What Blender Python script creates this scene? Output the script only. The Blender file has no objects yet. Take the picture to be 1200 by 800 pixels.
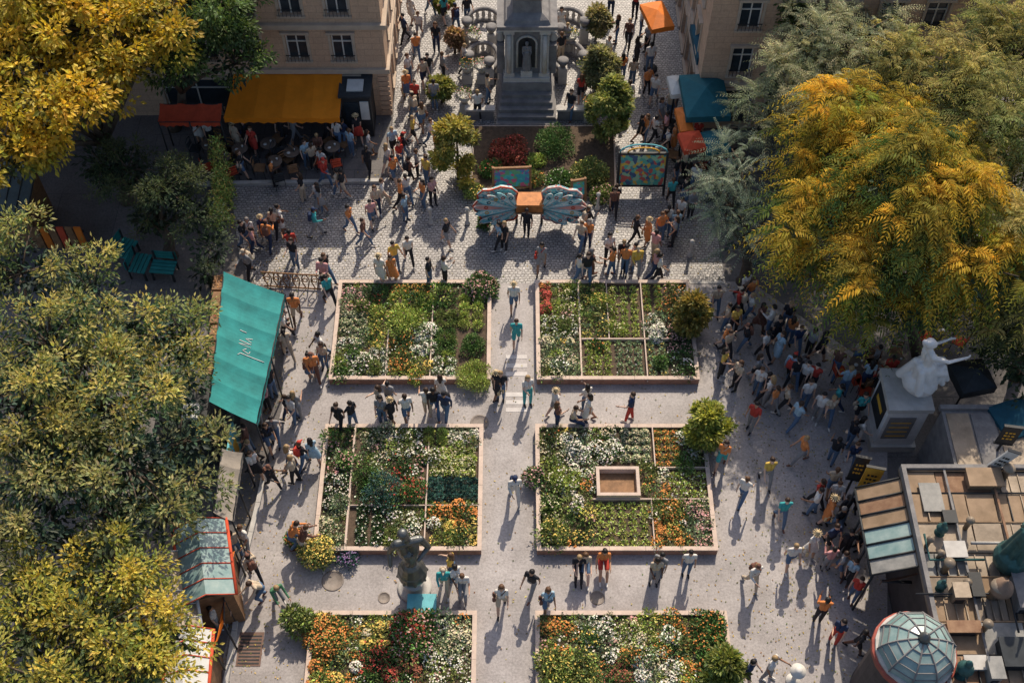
import bpy, math, random, numpy as np
from mathutils import Vector, Matrix
rnd=random.Random(7); rng=np.random.default_rng(7)
sc=bpy.context.scene
P_=math.radians(55); DIST=40.0; F=1400.0
cP,sP=math.cos(P_),math.sin(P_)
CY=-DIST*cP; CZ=DIST*sP
def G(u,v,z=0.0):
    # back-projects frame position u,v along its camera ray to height z
    dx=(u-600)/F; dy=-(v-400)/F
    d=(dx,cP+dy*sP,-sP+dy*cP); t=(z-CZ)/d[2]
    return (t*d[0],CY+t*d[1],z)
def A(*a): return np.array(a,float)
# ---------------------------------------------------------------- materials
def newmat(name):
    m=bpy.data.materials.new(name); m.use_nodes=True
    nt=m.node_tree; return m,nt,nt.nodes['Principled BSDF']
def mat(name,col,rough=.8,var=.25,scale=3.0,bump=.15,bscale=40,metal=0,spec=.3,col2=None):
    m,nt,p=newmat(name); N=nt.nodes; L=nt.links
    tc=N.new('ShaderNodeTexCoord')
    n=N.new('ShaderNodeTexNoise'); n.inputs['Scale'].default_value=scale; n.inputs['Detail'].default_value=6; n.inputs['Roughness'].default_value=.65
    L.new(tc.outputs['Object'],n.inputs['Vector'])
    r=N.new('ShaderNodeValToRGB'); r.color_ramp.elements[0].position=.3; r.color_ramp.elements[1].position=.7
    c2=col2 if col2 else tuple(min(1,c*(1+var)) for c in col)
    c1=tuple(c*(1-var) for c in col) if not col2 else col
    r.color_ramp.elements[0].color=(*c1,1); r.color_ramp.elements[1].color=(*c2,1)
    L.new(n.outputs['Fac'],r.inputs['Fac']); L.new(r.outputs['Color'],p.inputs['Base Color'])
    p.inputs['Roughness'].default_value=rough; p.inputs['Metallic'].default_value=metal
    p.inputs['Specular IOR Level'].default_value=spec
    if bump:
        n2=N.new('ShaderNodeTexNoise'); n2.inputs['Scale'].default_value=bscale; n2.inputs['Detail'].default_value=4
        L.new(tc.outputs['Object'],n2.inputs['Vector'])
        b=N.new('ShaderNodeBump'); b.inputs['Strength'].default_value=bump; b.inputs['Distance'].default_value=.02
        L.new(n2.outputs['Fac'],b.inputs['Height']); L.new(b.outputs['Normal'],p.inputs['Normal'])
    return m
def paving(name,c1,c2,mortar,bw,bh,msize,rough,stain=.5,bump=.4,spec=.4,noise=.5,off=.5,dist=None,sscale=.45):
    m,nt,p=newmat(name); N=nt.nodes; L=nt.links
    tc=N.new('ShaderNodeTexCoord')
    dn=N.new('ShaderNodeTexNoise'); dn.inputs['Scale'].default_value=4.5; dn.inputs['Detail'].default_value=4
    L.new(tc.outputs['Object'],dn.inputs['Vector'])
    ad=N.new('ShaderNodeMixRGB'); ad.blend_type='LINEAR_LIGHT'; ad.inputs[0].default_value=dist if dist else .006
    L.new(tc.outputs['Object'],ad.inputs[1]); L.new(dn.outputs['Color'],ad.inputs[2])
    br=N.new('ShaderNodeTexBrick'); br.offset=off
    br.inputs['Color1'].default_value=(*c1,1); br.inputs['Color2'].default_value=(*c2,1); br.inputs['Mortar'].default_value=(*mortar,1)
    br.inputs['Scale'].default_value=1; br.inputs['Brick Width'].default_value=bw; br.inputs['Row Height'].default_value=bh
    br.inputs['Mortar Size'].default_value=msize; br.inputs['Mortar Smooth'].default_value=.3
    L.new(ad.outputs[0],br.inputs['Vector'])
    def ns(s,d=8,r=.65):
        n=N.new('ShaderNodeTexNoise'); n.inputs['Scale'].default_value=s; n.inputs['Detail'].default_value=d; n.inputs['Roughness'].default_value=r
        L.new(tc.outputs['Object'],n.inputs['Vector']); return n
    n=ns(sscale); r=N.new('ShaderNodeValToRGB'); r.color_ramp.elements[0].position=.32; r.color_ramp.elements[1].position=.68
    lo=1-stain; r.color_ramp.elements[0].color=(lo,lo*.98,lo*.97,1); r.color_ramp.elements[1].color=(1.0,1.0,1.0,1)
    L.new(n.outputs['Fac'],r.inputs['Fac'])
    mx=N.new('ShaderNodeMixRGB'); mx.blend_type='MULTIPLY'; mx.inputs[0].default_value=1
    L.new(br.outputs['Color'],mx.inputs[1]); L.new(r.outputs['Color'],mx.inputs[2])
    n3=ns(14,6,.75); r3=N.new('ShaderNodeValToRGB'); r3.color_ramp.elements[0].position=.35; r3.color_ramp.elements[1].position=.6
    l3=1-noise; r3.color_ramp.elements[0].color=(l3,l3,l3,1); r3.color_ramp.elements[1].color=(1,1,1,1)
    L.new(n3.outputs['Fac'],r3.inputs['Fac'])
    m2=N.new('ShaderNodeMixRGB'); m2.blend_type='MULTIPLY'; m2.inputs[0].default_value=1
    L.new(mx.outputs[0],m2.inputs[1]); L.new(r3.outputs['Color'],m2.inputs[2])
    L.new(m2.outputs[0],p.inputs['Base Color'])
    p.inputs['Roughness'].default_value=rough; p.inputs['Specular IOR Level'].default_value=spec
    inv=N.new('ShaderNodeMath'); inv.operation='SUBTRACT'; inv.inputs[0].default_value=1
    L.new(br.outputs['Fac'],inv.inputs[1])
    a2=N.new('ShaderNodeMath'); a2.operation='ADD'; L.new(inv.outputs[0],a2.inputs[0]); L.new(n3.outputs['Fac'],a2.inputs[1])
    b=N.new('ShaderNodeBump'); b.inputs['Strength'].default_value=bump; b.inputs['Distance'].default_value=.02
    L.new(a2.outputs[0],b.inputs['Height']); L.new(b.outputs['Normal'],p.inputs['Normal'])
    return m
def leafmat(name,trans=.35,rough=.55):
    m,nt,p=newmat(name); N=nt.nodes; L=nt.links
    a=N.new('ShaderNodeAttribute'); a.attribute_name='Col'
    L.new(a.outputs['Color'],p.inputs['Base Color']); p.inputs['Roughness'].default_value=rough
    p.inputs['Specular IOR Level'].default_value=.35
    if trans:
        t=N.new('ShaderNodeBsdfTranslucent')
        g=N.new('ShaderNodeMixRGB'); g.blend_type='MULTIPLY'; g.inputs[0].default_value=1; g.inputs[2].default_value=(1.5,1.4,.8,1)
        L.new(a.outputs['Color'],g.inputs[1]); L.new(g.outputs[0],t.inputs['Color'])
        mx=N.new('ShaderNodeMixShader'); mx.inputs[0].default_value=trans
        L.new(p.outputs[0],mx.inputs[1]); L.new(t.outputs[0],mx.inputs[2])
        L.new(mx.outputs[0],N['Material Output'].inputs['Surface'])
    return m
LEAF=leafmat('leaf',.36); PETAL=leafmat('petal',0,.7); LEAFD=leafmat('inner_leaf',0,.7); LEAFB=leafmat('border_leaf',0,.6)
BARK=mat('bark',(.10,.075,.055),.9,.35,8,.5,30)
SOIL=mat('soil',(.085,.06,.042),.95,.4,9,.6,30)
STONE=mat('limestone',(.45,.36,.28),.85,.15,2,.2)
STONED=mat('weathered_stone',(.13,.125,.13),.8,.4,3,.3,25,col2=(.24,.23,.225))
STONEL=mat('pale_stone',(.36,.34,.32),.75,.2,3,.25,col2=(.50,.48,.45))
MARBLE=mat('marble',(.62,.61,.60),.5,.15,3,.1)
BRONZE=mat('bronze',(.07,.08,.085),.4,.4,6,.2,30,.6,.5,(.17,.17,.16))
PATINA=mat('patina',(.04,.11,.11),.55,.4,6,.2,30,.4,.4)
GLASS=mat('window_glass',(.03,.04,.05),.12,.3,2,0,spec=.6)
GLASST=mat('skylight_glass',(.12,.22,.22),.25,.3,2,.05,8,spec=.6,col2=(.30,.38,.36))
FRAMEW=mat('white_paint',(.6,.58,.54),.6,.1)
IRON=mat('dark_iron',(.025,.027,.03),.5,.3)
ZINC=mat('zinc_roof',(.17,.135,.10),.55,.45,1.6,.2,12,.3,.4,(.32,.26,.20))
BROWNP=mat('brown_roof_panel',(.18,.12,.07),.6,.4,2,.1,col2=(.32,.22,.14))
RUSTP=mat('rusty_roof_panel',(.16,.08,.045),.7,.4,4,.2,col2=(.28,.17,.10))
GREYP=mat('grey_roof_panel',(.16,.16,.155),.6,.4,3,.2,col2=(.30,.29,.27))
OCHRE=mat('ochre_canvas',(.66,.20,.008),.85,.12,2,.15,60)
REDC=mat('red_canvas',(.50,.07,.03),.85,.2)
TEALC=mat('teal_canvas',(.02,.19,.185),.8,.3,1.5,.2,20)
NAVYC=mat('navy_canvas',(.01,.07,.11),.8,.25)
WHITEC=mat('white_canvas',(.55,.55,.53),.8,.12)
DARKC=mat('dark_canvas',(.03,.035,.04),.8,.3)
CYANP=mat('cyan_paint',(.13,.42,.47),.6,.2)
ORANGEP=mat('orange_paint',(.6,.16,.02),.6,.2)
YELLOWP=mat('yellow_paint',(.62,.33,.04),.6,.15)
PINKP=mat('pink_paint',(.55,.28,.25),.6,.2)
WOOD=mat('wood',(.22,.12,.06),.7,.35,6,.2)
ORWOOD=mat('orange_stained_wood',(.45,.17,.05),.6,.3,6,.2)
PLWALL=mat('planter_stone',(.52,.41,.34),.8,.14,4,.2,30)
PLSIDE=mat('planter_side',(.30,.17,.12),.8,.3,4,.2,30)
def mosaic(name,cols,scale=22):
    m,nt,p=newmat(name); N=nt.nodes; L=nt.links
    tc=N.new('ShaderNodeTexCoord'); v=N.new('ShaderNodeTexVoronoi'); v.inputs['Scale'].default_value=scale
    L.new(tc.outputs['Object'],v.inputs['Vector'])
    s=N.new('ShaderNodeSeparateColor'); L.new(v.outputs['Color'],s.inputs[0])
    r=N.new('ShaderNodeValToRGB'); r.color_ramp.interpolation='CONSTANT'
    e=r.color_ramp.elements
    for i,c in enumerate(cols):
        if i<2: e[i].position=i/len(cols); e[i].color=(*c,1)
        else: q=e.new(i/len(cols)); q.color=(*c,1)
    L.new(s.outputs[0],r.inputs['Fac']); L.new(r.outputs['Color'],p.inputs['Base Color']); p.inputs['Roughness'].default_value=.5
    return m
WINGM=mosaic('wing_mosaic',[(.10,.38,.42),(.2,.5,.52),(.5,.6,.58),(.12,.32,.42),(.6,.55,.5),(.5,.22,.2)],14)
WINGP=mosaic('wing_feather_mosaic',[(.35,.62,.64),(.25,.55,.6),(.65,.68,.66),(.5,.66,.68)],18)
MURALM=mosaic('mural_paint',[(.05,.25,.28),(.1,.4,.3),(.6,.4,.06),(.5,.1,.08),(.05,.1,.2),(.3,.5,.3)],8)
POSTM=mosaic('poster_paint',[(.03,.3,.4),(.05,.4,.45),(.45,.1,.2),(.1,.15,.4),(.1,.35,.2)],7)
# ---------------------------------------------------------------- mesh builder
class B:
    def __init__(s): s.V=[];s.FA=[];s.n=0;s.mats=[]
    def add(s,V,Fs,m,col=None,smooth=False):
        V=np.asarray(V,float).reshape(-1,3)
        if m not in s.mats: s.mats.append(m)
        mi=s.mats.index(m)
        gr={}
        if isinstance(Fs,np.ndarray): gr[Fs.shape[1]]=Fs
        else:
            for f in Fs: gr.setdefault(len(f),[]).append(f)
            gr={k:np.array(a) for k,a in gr.items()}
        for k,a in gr.items():
            c=np.tile(A(.5,.5,.5),(len(a),1)) if col is None else (np.tile(np.asarray(col,float),(len(a),1)) if np.ndim(col)==1 else col)
            s.FA.append((a+s.n,mi,c,smooth))
        s.V.append(V); s.n+=len(V)
    def box(s,x0,y0,z0,x1,y1,z1,m,M=None,col=None):
        v=[(x0,y0,z0),(x1,y0,z0),(x1,y1,z0),(x0,y1,z0),(x0,y0,z1),(x1,y0,z1),(x1,y1,z1),(x0,y1,z1)]
        if M is not None: v=[tuple(M@Vector(q)) for q in v]
        s.hexa(v,m,col)
    def hexa(s,v,m,col=None):
        s.add(v,[(0,3,2,1),(4,5,6,7),(0,1,5,4),(1,2,6,5),(2,3,7,6),(3,0,4,7)],m,col)
    def slab(s,q,t,m):
        q=[Vector(p) for p in q]; n=(q[1]-q[0]).cross(q[3]-q[0]).normalized()
        if n.z<0: n=-n
        s.hexa([p-n*t for p in q]+q,m)
    def tube(s,path,rad,m,n=8,col=None,smooth=True,caps=True):
        path=[Vector(p) for p in path]; V=[];Fs=[]
        if not hasattr(rad,'__len__'): rad=[rad]*len(path)
        px=None
        for i,p in enumerate(path):
            d=(path[min(i+1,len(path)-1)]-path[max(i-1,0)])
            if d.length<1e-9: d=Vector((0,0,1))
            d.normalize()
            if px is None: px=d.orthogonal().normalized()
            else:
                px=(px-d*px.dot(d)); px=px.normalized() if px.length>1e-6 else d.orthogonal().normalized()
            py=d.cross(px)
            for k in range(n):
                a=2*math.pi*k/n; V.append(p+(px*math.cos(a)+py*math.sin(a))*rad[i])
        for i in range(len(path)-1):
            for k in range(n):
                k2=(k+1)%n; Fs.append((i*n+k,i*n+k2,(i+1)*n+k2,(i+1)*n+k))
        if caps: Fs.append(tuple(range(n-1,-1,-1))); Fs.append(tuple((len(path)-1)*n+k for k in range(n)))
        s.add([tuple(v) for v in V],Fs,m,col,smooth)
    def lathe(s,c,prof,m,n=20,smooth=True,a0=0,sx=1,sy=1):
        V=[];Fs=[]
        for r,z in prof:
            for k in range(n):
                a=2*math.pi*k/n+a0; V.append((c[0]+r*sx*math.cos(a),c[1]+r*sy*math.sin(a),c[2]+z))
        for i in range(len(prof)-1):
            for k in range(n):
                k2=(k+1)%n; Fs.append((i*n+k,i*n+k2,(i+1)*n+k2,(i+1)*n+k))
        Fs.append(tuple(range(n-1,-1,-1))); Fs.append(tuple((len(prof)-1)*n+k for k in range(n)))
        s.add(V,Fs,m,None,smooth)
    def prism(s,pts,z0,z1,m):
        n=len(pts); V=[(p[0],p[1],z0) for p in pts]+[(p[0],p[1],z1) for p in pts]
        s.add(V,[tuple(range(n-1,-1,-1)),tuple(range(n,2*n))]+[(i,(i+1)%n,n+(i+1)%n,n+i) for i in range(n)],m)
    def build(s,name,origin=None,parent=None):
        V=np.concatenate(s.V)
        if origin is None: origin=((V[:,0].min()+V[:,0].max())/2,(V[:,1].min()+V[:,1].max())/2,V[:,2].min())
        V=V-np.array(origin)
        me=bpy.data.meshes.new(name)
        lv=np.concatenate([f[0].ravel() for f in s.FA]).astype(np.int32)
        tot=np.concatenate([np.full(len(f[0]),f[0].shape[1]) for f in s.FA])
        st=np.concatenate([[0],np.cumsum(tot)[:-1]]).astype(np.int32)
        mi=np.concatenate([np.full(len(f[0]),f[1]) for f in s.FA]).astype(np.int32)
        sm=np.concatenate([np.full(len(f[0]),f[3]) for f in s.FA])
        co=np.concatenate([f[2] for f in s.FA])
        me.vertices.add(len(V)); me.vertices.foreach_set('co',V.astype(np.float32).ravel())
        me.loops.add(len(lv)); me.loops.foreach_set('vertex_index',lv)
        me.polygons.add(len(st)); me.polygons.foreach_set('loop_start',st)
        me.polygons.foreach_set('material_index',mi); me.polygons.foreach_set('use_smooth',sm)
        me.update(calc_edges=True)
        at=me.attributes.new('Col','FLOAT_COLOR','FACE')
        at.data.foreach_set('color',np.concatenate([np.clip(co,0,1),np.ones((len(co),1))],1).astype(np.float32).ravel())
        for m in s.mats: me.materials.append(m)
        o=bpy.data.objects.new(name,me); sc.collection.objects.link(o)
        o.location=origin
        return o
def empty(name,loc=(0,0,0)):
    e=bpy.data.objects.new(name,None); e.location=loc; sc.collection.objects.link(e); return e
def link(name,me,loc,rz=0,sca=1):
    o=bpy.data.objects.new(name,me); o.location=loc; o.rotation_euler=(0,0,rz)
    o.scale=(sca,)*3 if not hasattr(sca,'__len__') else sca
    sc.collection.objects.link(o); return o
def nrm(a): return a/np.maximum(np.linalg.norm(a,axis=-1,keepdims=True),1e-9)
def rdir(n): return nrm(rng.normal(size=(n,3)))
def leaves(b,P,D,N,L,W,col,m=None):
    n=len(P); D=nrm(D); S=nrm(np.cross(D,N)); N=np.cross(S,D)
    L=np.broadcast_to(L,(n,)).reshape(-1,1); W=np.broadcast_to(W,(n,)).reshape(-1,1)
    v=np.stack([P,P+D*L*.45+S*W*.5+N*L*.06,P+D*L-N*L*.1,P+D*L*.45-S*W*.5+N*L*.06],1)
    f=np.arange(4*n).reshape(n,4)
    b.add(v.reshape(-1,3),f,m or LEAF,np.broadcast_to(col,(n,3)))
def jitter(col,n,s=.2):
    c=np.broadcast_to(np.asarray(col,float),(n,3))
    k=np.exp(rng.normal(size=(n,1))*s); h=np.exp(rng.normal(size=(n,3))*s*.35)
    return np.clip(c*k*h,0,1)
def sprays(b,C,O,size,nl,L,W,col,droop=.2,spread=.8,m=None):
    n=len(C); Cr=np.repeat(C,nl,0); Or=np.repeat(O,nl,0); k=n*nl
    off=nrm(Or*.5+rdir(k)*spread)
    P=Cr+off*(rng.random((k,1))*size)
    D=off+Or*.4; D[:,2]-=droop+rng.random(k)*droop
    Nn=Or+A(0,0,.5)+rdir(k)*.6
    leaves(b,P,D,Nn,L*(.7+.6*rng.random(k)),W*(.7+.6*rng.random(k)),jitter(np.repeat(col,nl,0),k,.18),m)
def fronds(b,C,O,nf,flen,npair,L,W,col,droop=.6):
    n=len(C); k=n*nf
    Cr=np.repeat(C,nf,0); Or=np.repeat(O,nf,0); cr=np.repeat(col,nf,0)
    D=rdir(k); D[:,2]*=.3; D=nrm(nrm(D)*.9+Or*.8)
    fl=flen*(.6+.7*rng.random((k,1)))
    ts=np.linspace(.1,1,npair)
    Ps=[];Ds=[];Ns=[];Ls=[];Cs=[]
    side=nrm(np.cross(D,A(0,0,1)))
    for t in ts:
        p=Cr+D*fl*t; p[:,2]-=(droop*fl[:,0]*t*t)
        tang=D.copy(); tang[:,2]-=2*droop*t
        tang=nrm(tang)
        for sgn in (-1,1):
            Ps.append(p); Ds.append(tang*.75+side*sgn*.9+rdir(k)*.12+A(0,0,-.15)); Ns.append(A(0,0,1)+rdir(k)*.25)
            Ls.append(L*(1.2-.7*t)*(.8+.4*rng.random(k))); Cs.append(cr*(.7+.55*t))
    P=np.concatenate(Ps); leaves(b,P,np.concatenate(Ds),np.concatenate(Ns),np.concatenate(Ls),np.concatenate(Ls)*W/L,jitter(np.concatenate(Cs),len(P),.12))
def tree(name,base,crowns,pal,lit_tip,kind='spray',dens=22,trunk_r=.22,core=(.02,.035,.015),size=.32,L=.15,W=.075,nl=13,clr=.62,lit_tipw=.6,droop=.5,rag=1.0,nf=4,npair=10,fl=2.6,gain=1.3):
    b=B(); base=Vector(base)
    cs=[Vector(G(u,v,z)) for (u,v,z,r) in crowns]
    mid=sum(cs,Vector())/len(cs); fork=Vector((base.x*.6+mid.x*.4,base.y*.6+mid.y*.4,mid.z*.45))
    b.tube([base-Vector((0,0,.1)),base+Vector((0,0,.25)),(base+fork)/2+Vector((.12,.1,0)),fork],[trunk_r*1.5,trunk_r,trunk_r*.8,trunk_r*.65],BARK,10)
    pal=np.array(pal)*gain; lit_tip=np.array(lit_tip)*min(gain,1.2)
    for c,(u,v,z,r) in zip(cs,crowns):
        ctw=lit_tipw*rnd.choice([.45,.8,1,1.15])
        m=(fork+c)/2+Vector((rnd.uniform(-.3,.3),rnd.uniform(-.3,.3),.25))
        b.tube([fork,m,c],[trunk_r*.55,trunk_r*.35,trunk_r*.2],BARK,7)
        ncl=max(5,int(12*(r/1.2)**2))
        dirs=rdir(ncl*4); dirs=dirs[dirs[:,2]>-.4][:ncl]
        cc=np.array(c)+dirs*A(1,1,.8)*r*(.5+.72*rag*rng.random((len(dirs),1)))
        for q,dq in zip(cc,dirs):
            cr=clr*rnd.choice([.45,.6,.8,1,1.2])*min(1,r/1.3+.2)
            b.tube([tuple(c),tuple((np.array(c)+q)/2+A(0,0,.08)),tuple(q)],[trunk_r*.2,trunk_r*.12,.015],BARK,5)
            n=max(3,int(dens*cr*cr*4))
            d=rdir(n); d=nrm(d+A(0,0,.35)+dq*.3)
            C=q+d*A(1,1,.62)*cr*(rng.random((n,1))**.35)
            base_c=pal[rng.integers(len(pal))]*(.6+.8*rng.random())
            w=np.clip((d@nrm(dq*.5+A(0,0,1)))*1.1-.15+rng.normal(size=n)*.25,0,1)[:,None]*min(.95,ctw*(.6+.6*rng.random()))  # upward-facing sprays shift to a sunlit tone, light painted into leaf colour
            col=base_c*(1-w)+lit_tip*w
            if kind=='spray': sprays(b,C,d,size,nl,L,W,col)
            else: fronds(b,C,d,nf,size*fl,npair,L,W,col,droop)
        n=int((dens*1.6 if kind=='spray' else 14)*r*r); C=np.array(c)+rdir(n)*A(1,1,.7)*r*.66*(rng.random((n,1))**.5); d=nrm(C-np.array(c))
        sprays(b,C,d,.42,8,.22,.13,jitter(core,len(C),.3),m=LEAFD)  # inner fill leaves coloured dark, crown shade painted into their colour
    return b.build(name,origin=tuple(base))
# ---------------------------------------------------------------- ground
def sheet(name,pts,z,m):
    b=B(); b.add([(p[0],p[1],z) for p in pts],[tuple(range(len(pts)))],m); o=b.build(name,origin=(0,0,0)); return o
GROUNDM=paving('ground_asphalt',(.20,.185,.18),(.16,.15,.15),(.09,.09,.09),2.2,2.2,.01,.85,.4,.2,.3,.35)
PLAZAM=paving('plaza_paving',(.43,.395,.39),(.40,.37,.365),(.33,.305,.30),1.9,1.9,.005,.6,.38,.25,.4,.34,0,None,.8)
COBBLE=paving('cobble_setts',(.58,.545,.52),(.36,.345,.345),(.18,.165,.16),.14,.11,.016,.4,.35,.9,.5,.45,.5,.09)
TERR=paving('terrace_paving',(.20,.185,.185),(.165,.155,.155),(.10,.10,.10),.9,.6,.012,.75,.4,.2,.4,.3)
sheet('ground',[(-400,-400),(400,-400),(400,400),(-400,400)],-.016,GROUNDM)
pl=[G(*p) for p in [(300,330),(880,330),(1010,420),(1040,520),(1040,900),(235,900),(255,800),(300,590),(330,480),(335,345)]]
sheet('plaza_pavement',pl,-.008,PLAZAM)
cb=[G(*p) for p in [(480,-120),(800,-120),(830,215),(850,330),(300,334),(280,300),(270,215),(455,211),(462,120)]]
sheet('cobbled_pavement',cb,-.004,COBBLE)
sheet('terrace_pavement',[G(*p) for p in [(180,60),(462,60),(455,213),(230,217),(180,200)]],-.006,TERR)
def run(b,pts,w,h,m,z0=-.02):
    for a,c in zip(pts[:-1],pts[1:]):
        a=Vector(a);c=Vector(c);a.z=c.z=0;d=(c-a);l=d.length
        M=Matrix.Translation(a)@Matrix.Rotation(math.atan2(d.y,d.x),4,'Z')
        n=max(1,int(l/.9))
        for i in range(n): b.box(l*i/n+.006,-w/2,z0,l*(i+1)/n-.006,w/2,h+rnd.uniform(-.003,.003),m,M)
b=B(); run(b,[G(230,217),G(455,213)],.16,.12,STONEL); b.build('terrace_kerb')
b=B(); run(b,[G(262,820),G(275,740),G(286,660),G(303,590),G(312,545)],.14,.11,STONEL); b.build('street_kerb')
b=B(); run(b,[G(385,331),G(580,331)],.12,.012,STONEL); run(b,[G(625,331),G(850,331)],.12,.012,STONEL); b.build('granite_strip')
PAINT=mat('road_paint',(.44,.41,.40),.7,.2,2.5,.1,col2=(.58,.55,.53))
b=B()
for v in (418,428,438,462,471,480): 
    x0,y0,_=G(592,v); b.box(-.2,y0-.08,-.006,.5,y0+.08,.001,PAINT)
b.build('painted_crossing')
b=B(); x,y,_=G(293,760); b.box(x-.35,y-.5,-.01,x+.35,y+.5,.004,mat('rusty_iron',(.16,.10,.08),.8,.3))
for i in range(9): b.box(x-.3,y-.44+i*.1,.004,x+.3,y-.4+i*.1,.012,IRON)
b.build('drain_grate')
MHI=mat('manhole_iron',(.20,.17,.15),.6,.3)
for (u,v,r) in [(390,680,.33),(562,495,.3),(862,428,.25),(935,445,.22),(700,700,.22),(450,700,.18)]:
    b=B(); c=G(u,v); b.lathe((c[0],c[1],0),[(r,-.01),(r,.006),(r*.86,.006),(r*.85,.001),(r*.3,.001),(.02,.004)],MHI,24); b.build('manhole_cover')
# fallen leaves blown over the paving
b=B(); n=2600; X=rng.uniform(-9.5,11,n); Y=rng.uniform(-12,13,n)
n2=1500; X=np.concatenate([X,rng.normal(8.8,1.6,n2),rng.normal(-8.2,1.3,n2)]); Y=np.concatenate([Y,rng.uniform(-12,6,n2*2)])
n=len(X); ci=rng.integers(0,4,n); cols=np.array([(.35,.24,.05),(.22,.14,.06),(.12,.13,.04),(.42,.33,.12)])[ci]
D=rdir(n); D[:,2]*=.1; leaves(b,np.stack([X,Y,np.full(n,.012)],1),D,A(0,0,1)+rdir(n)*.25,.035+.05*rng.random(n),.03+.02*rng.random(n),jitter(cols,n,.2),LEAFB)
b.build('fallen_leaves')
# ---------------------------------------------------------------- flower beds
COL=dict(G1=(.055,.11,.035),G2=(.11,.19,.05),G3=(.21,.25,.07),G4=(.36,.42,.10),G5=(.26,.32,.17),G6=(.06,.14,.11),G7=(.13,.12,.06),
 W=(.74,.69,.58),Y=(.70,.50,.12),O=(.66,.25,.06),R=(.42,.06,.04),P=(.60,.33,.30),V=(.24,.15,.3),C=(.62,.55,.36),K=(.28,.09,.05))
def mound(b,x,y,z,r,h,lc,fc=None,fd=.3,n=90,ls=None,fs=.05):
    d=rdir(n); d[:,2]=np.abs(d[:,2])
    c=A(x,y,z)
    P=c+d*A(r,r,h)*(.55+.5*rng.random((n,1)))
    L=ls or min(.12,max(.055,r*.38))
    leaves(b,P,d+rdir(n)*.8+A(0,0,.25),d+rdir(n)*.6,L*(.6+.8*rng.random(n)),L*.48,jitter(np.asarray(lc),n,.3),LEAFB)
    if fc is not None and fd>0:
        m=max(1,int(n*fd)); d=rdir(m); d[:,2]=np.abs(d[:,2])*.8+.2; d=nrm(d)
        P=c+d*A(r,r,h)*(1.0+.12*rng.random((m,1))); s=fs*(.7+.7*rng.random(m))
        D=rdir(m); D[:,2]*=.2
        fcol=jitter(np.asarray(fc),m,.2)
        leaves(b,P-nrm(D)*s[:,None]*.5,D,d+A(0,0,.8),s,s*1.0,fcol,PETAL)
        D2=np.cross(D,A(0,0,1)); leaves(b,P-nrm(D2)*s[:,None]*.5+A(0,0,.006),D2,d+A(0,0,.8),s,s*.9,fcol*.9,PETAL)
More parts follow.
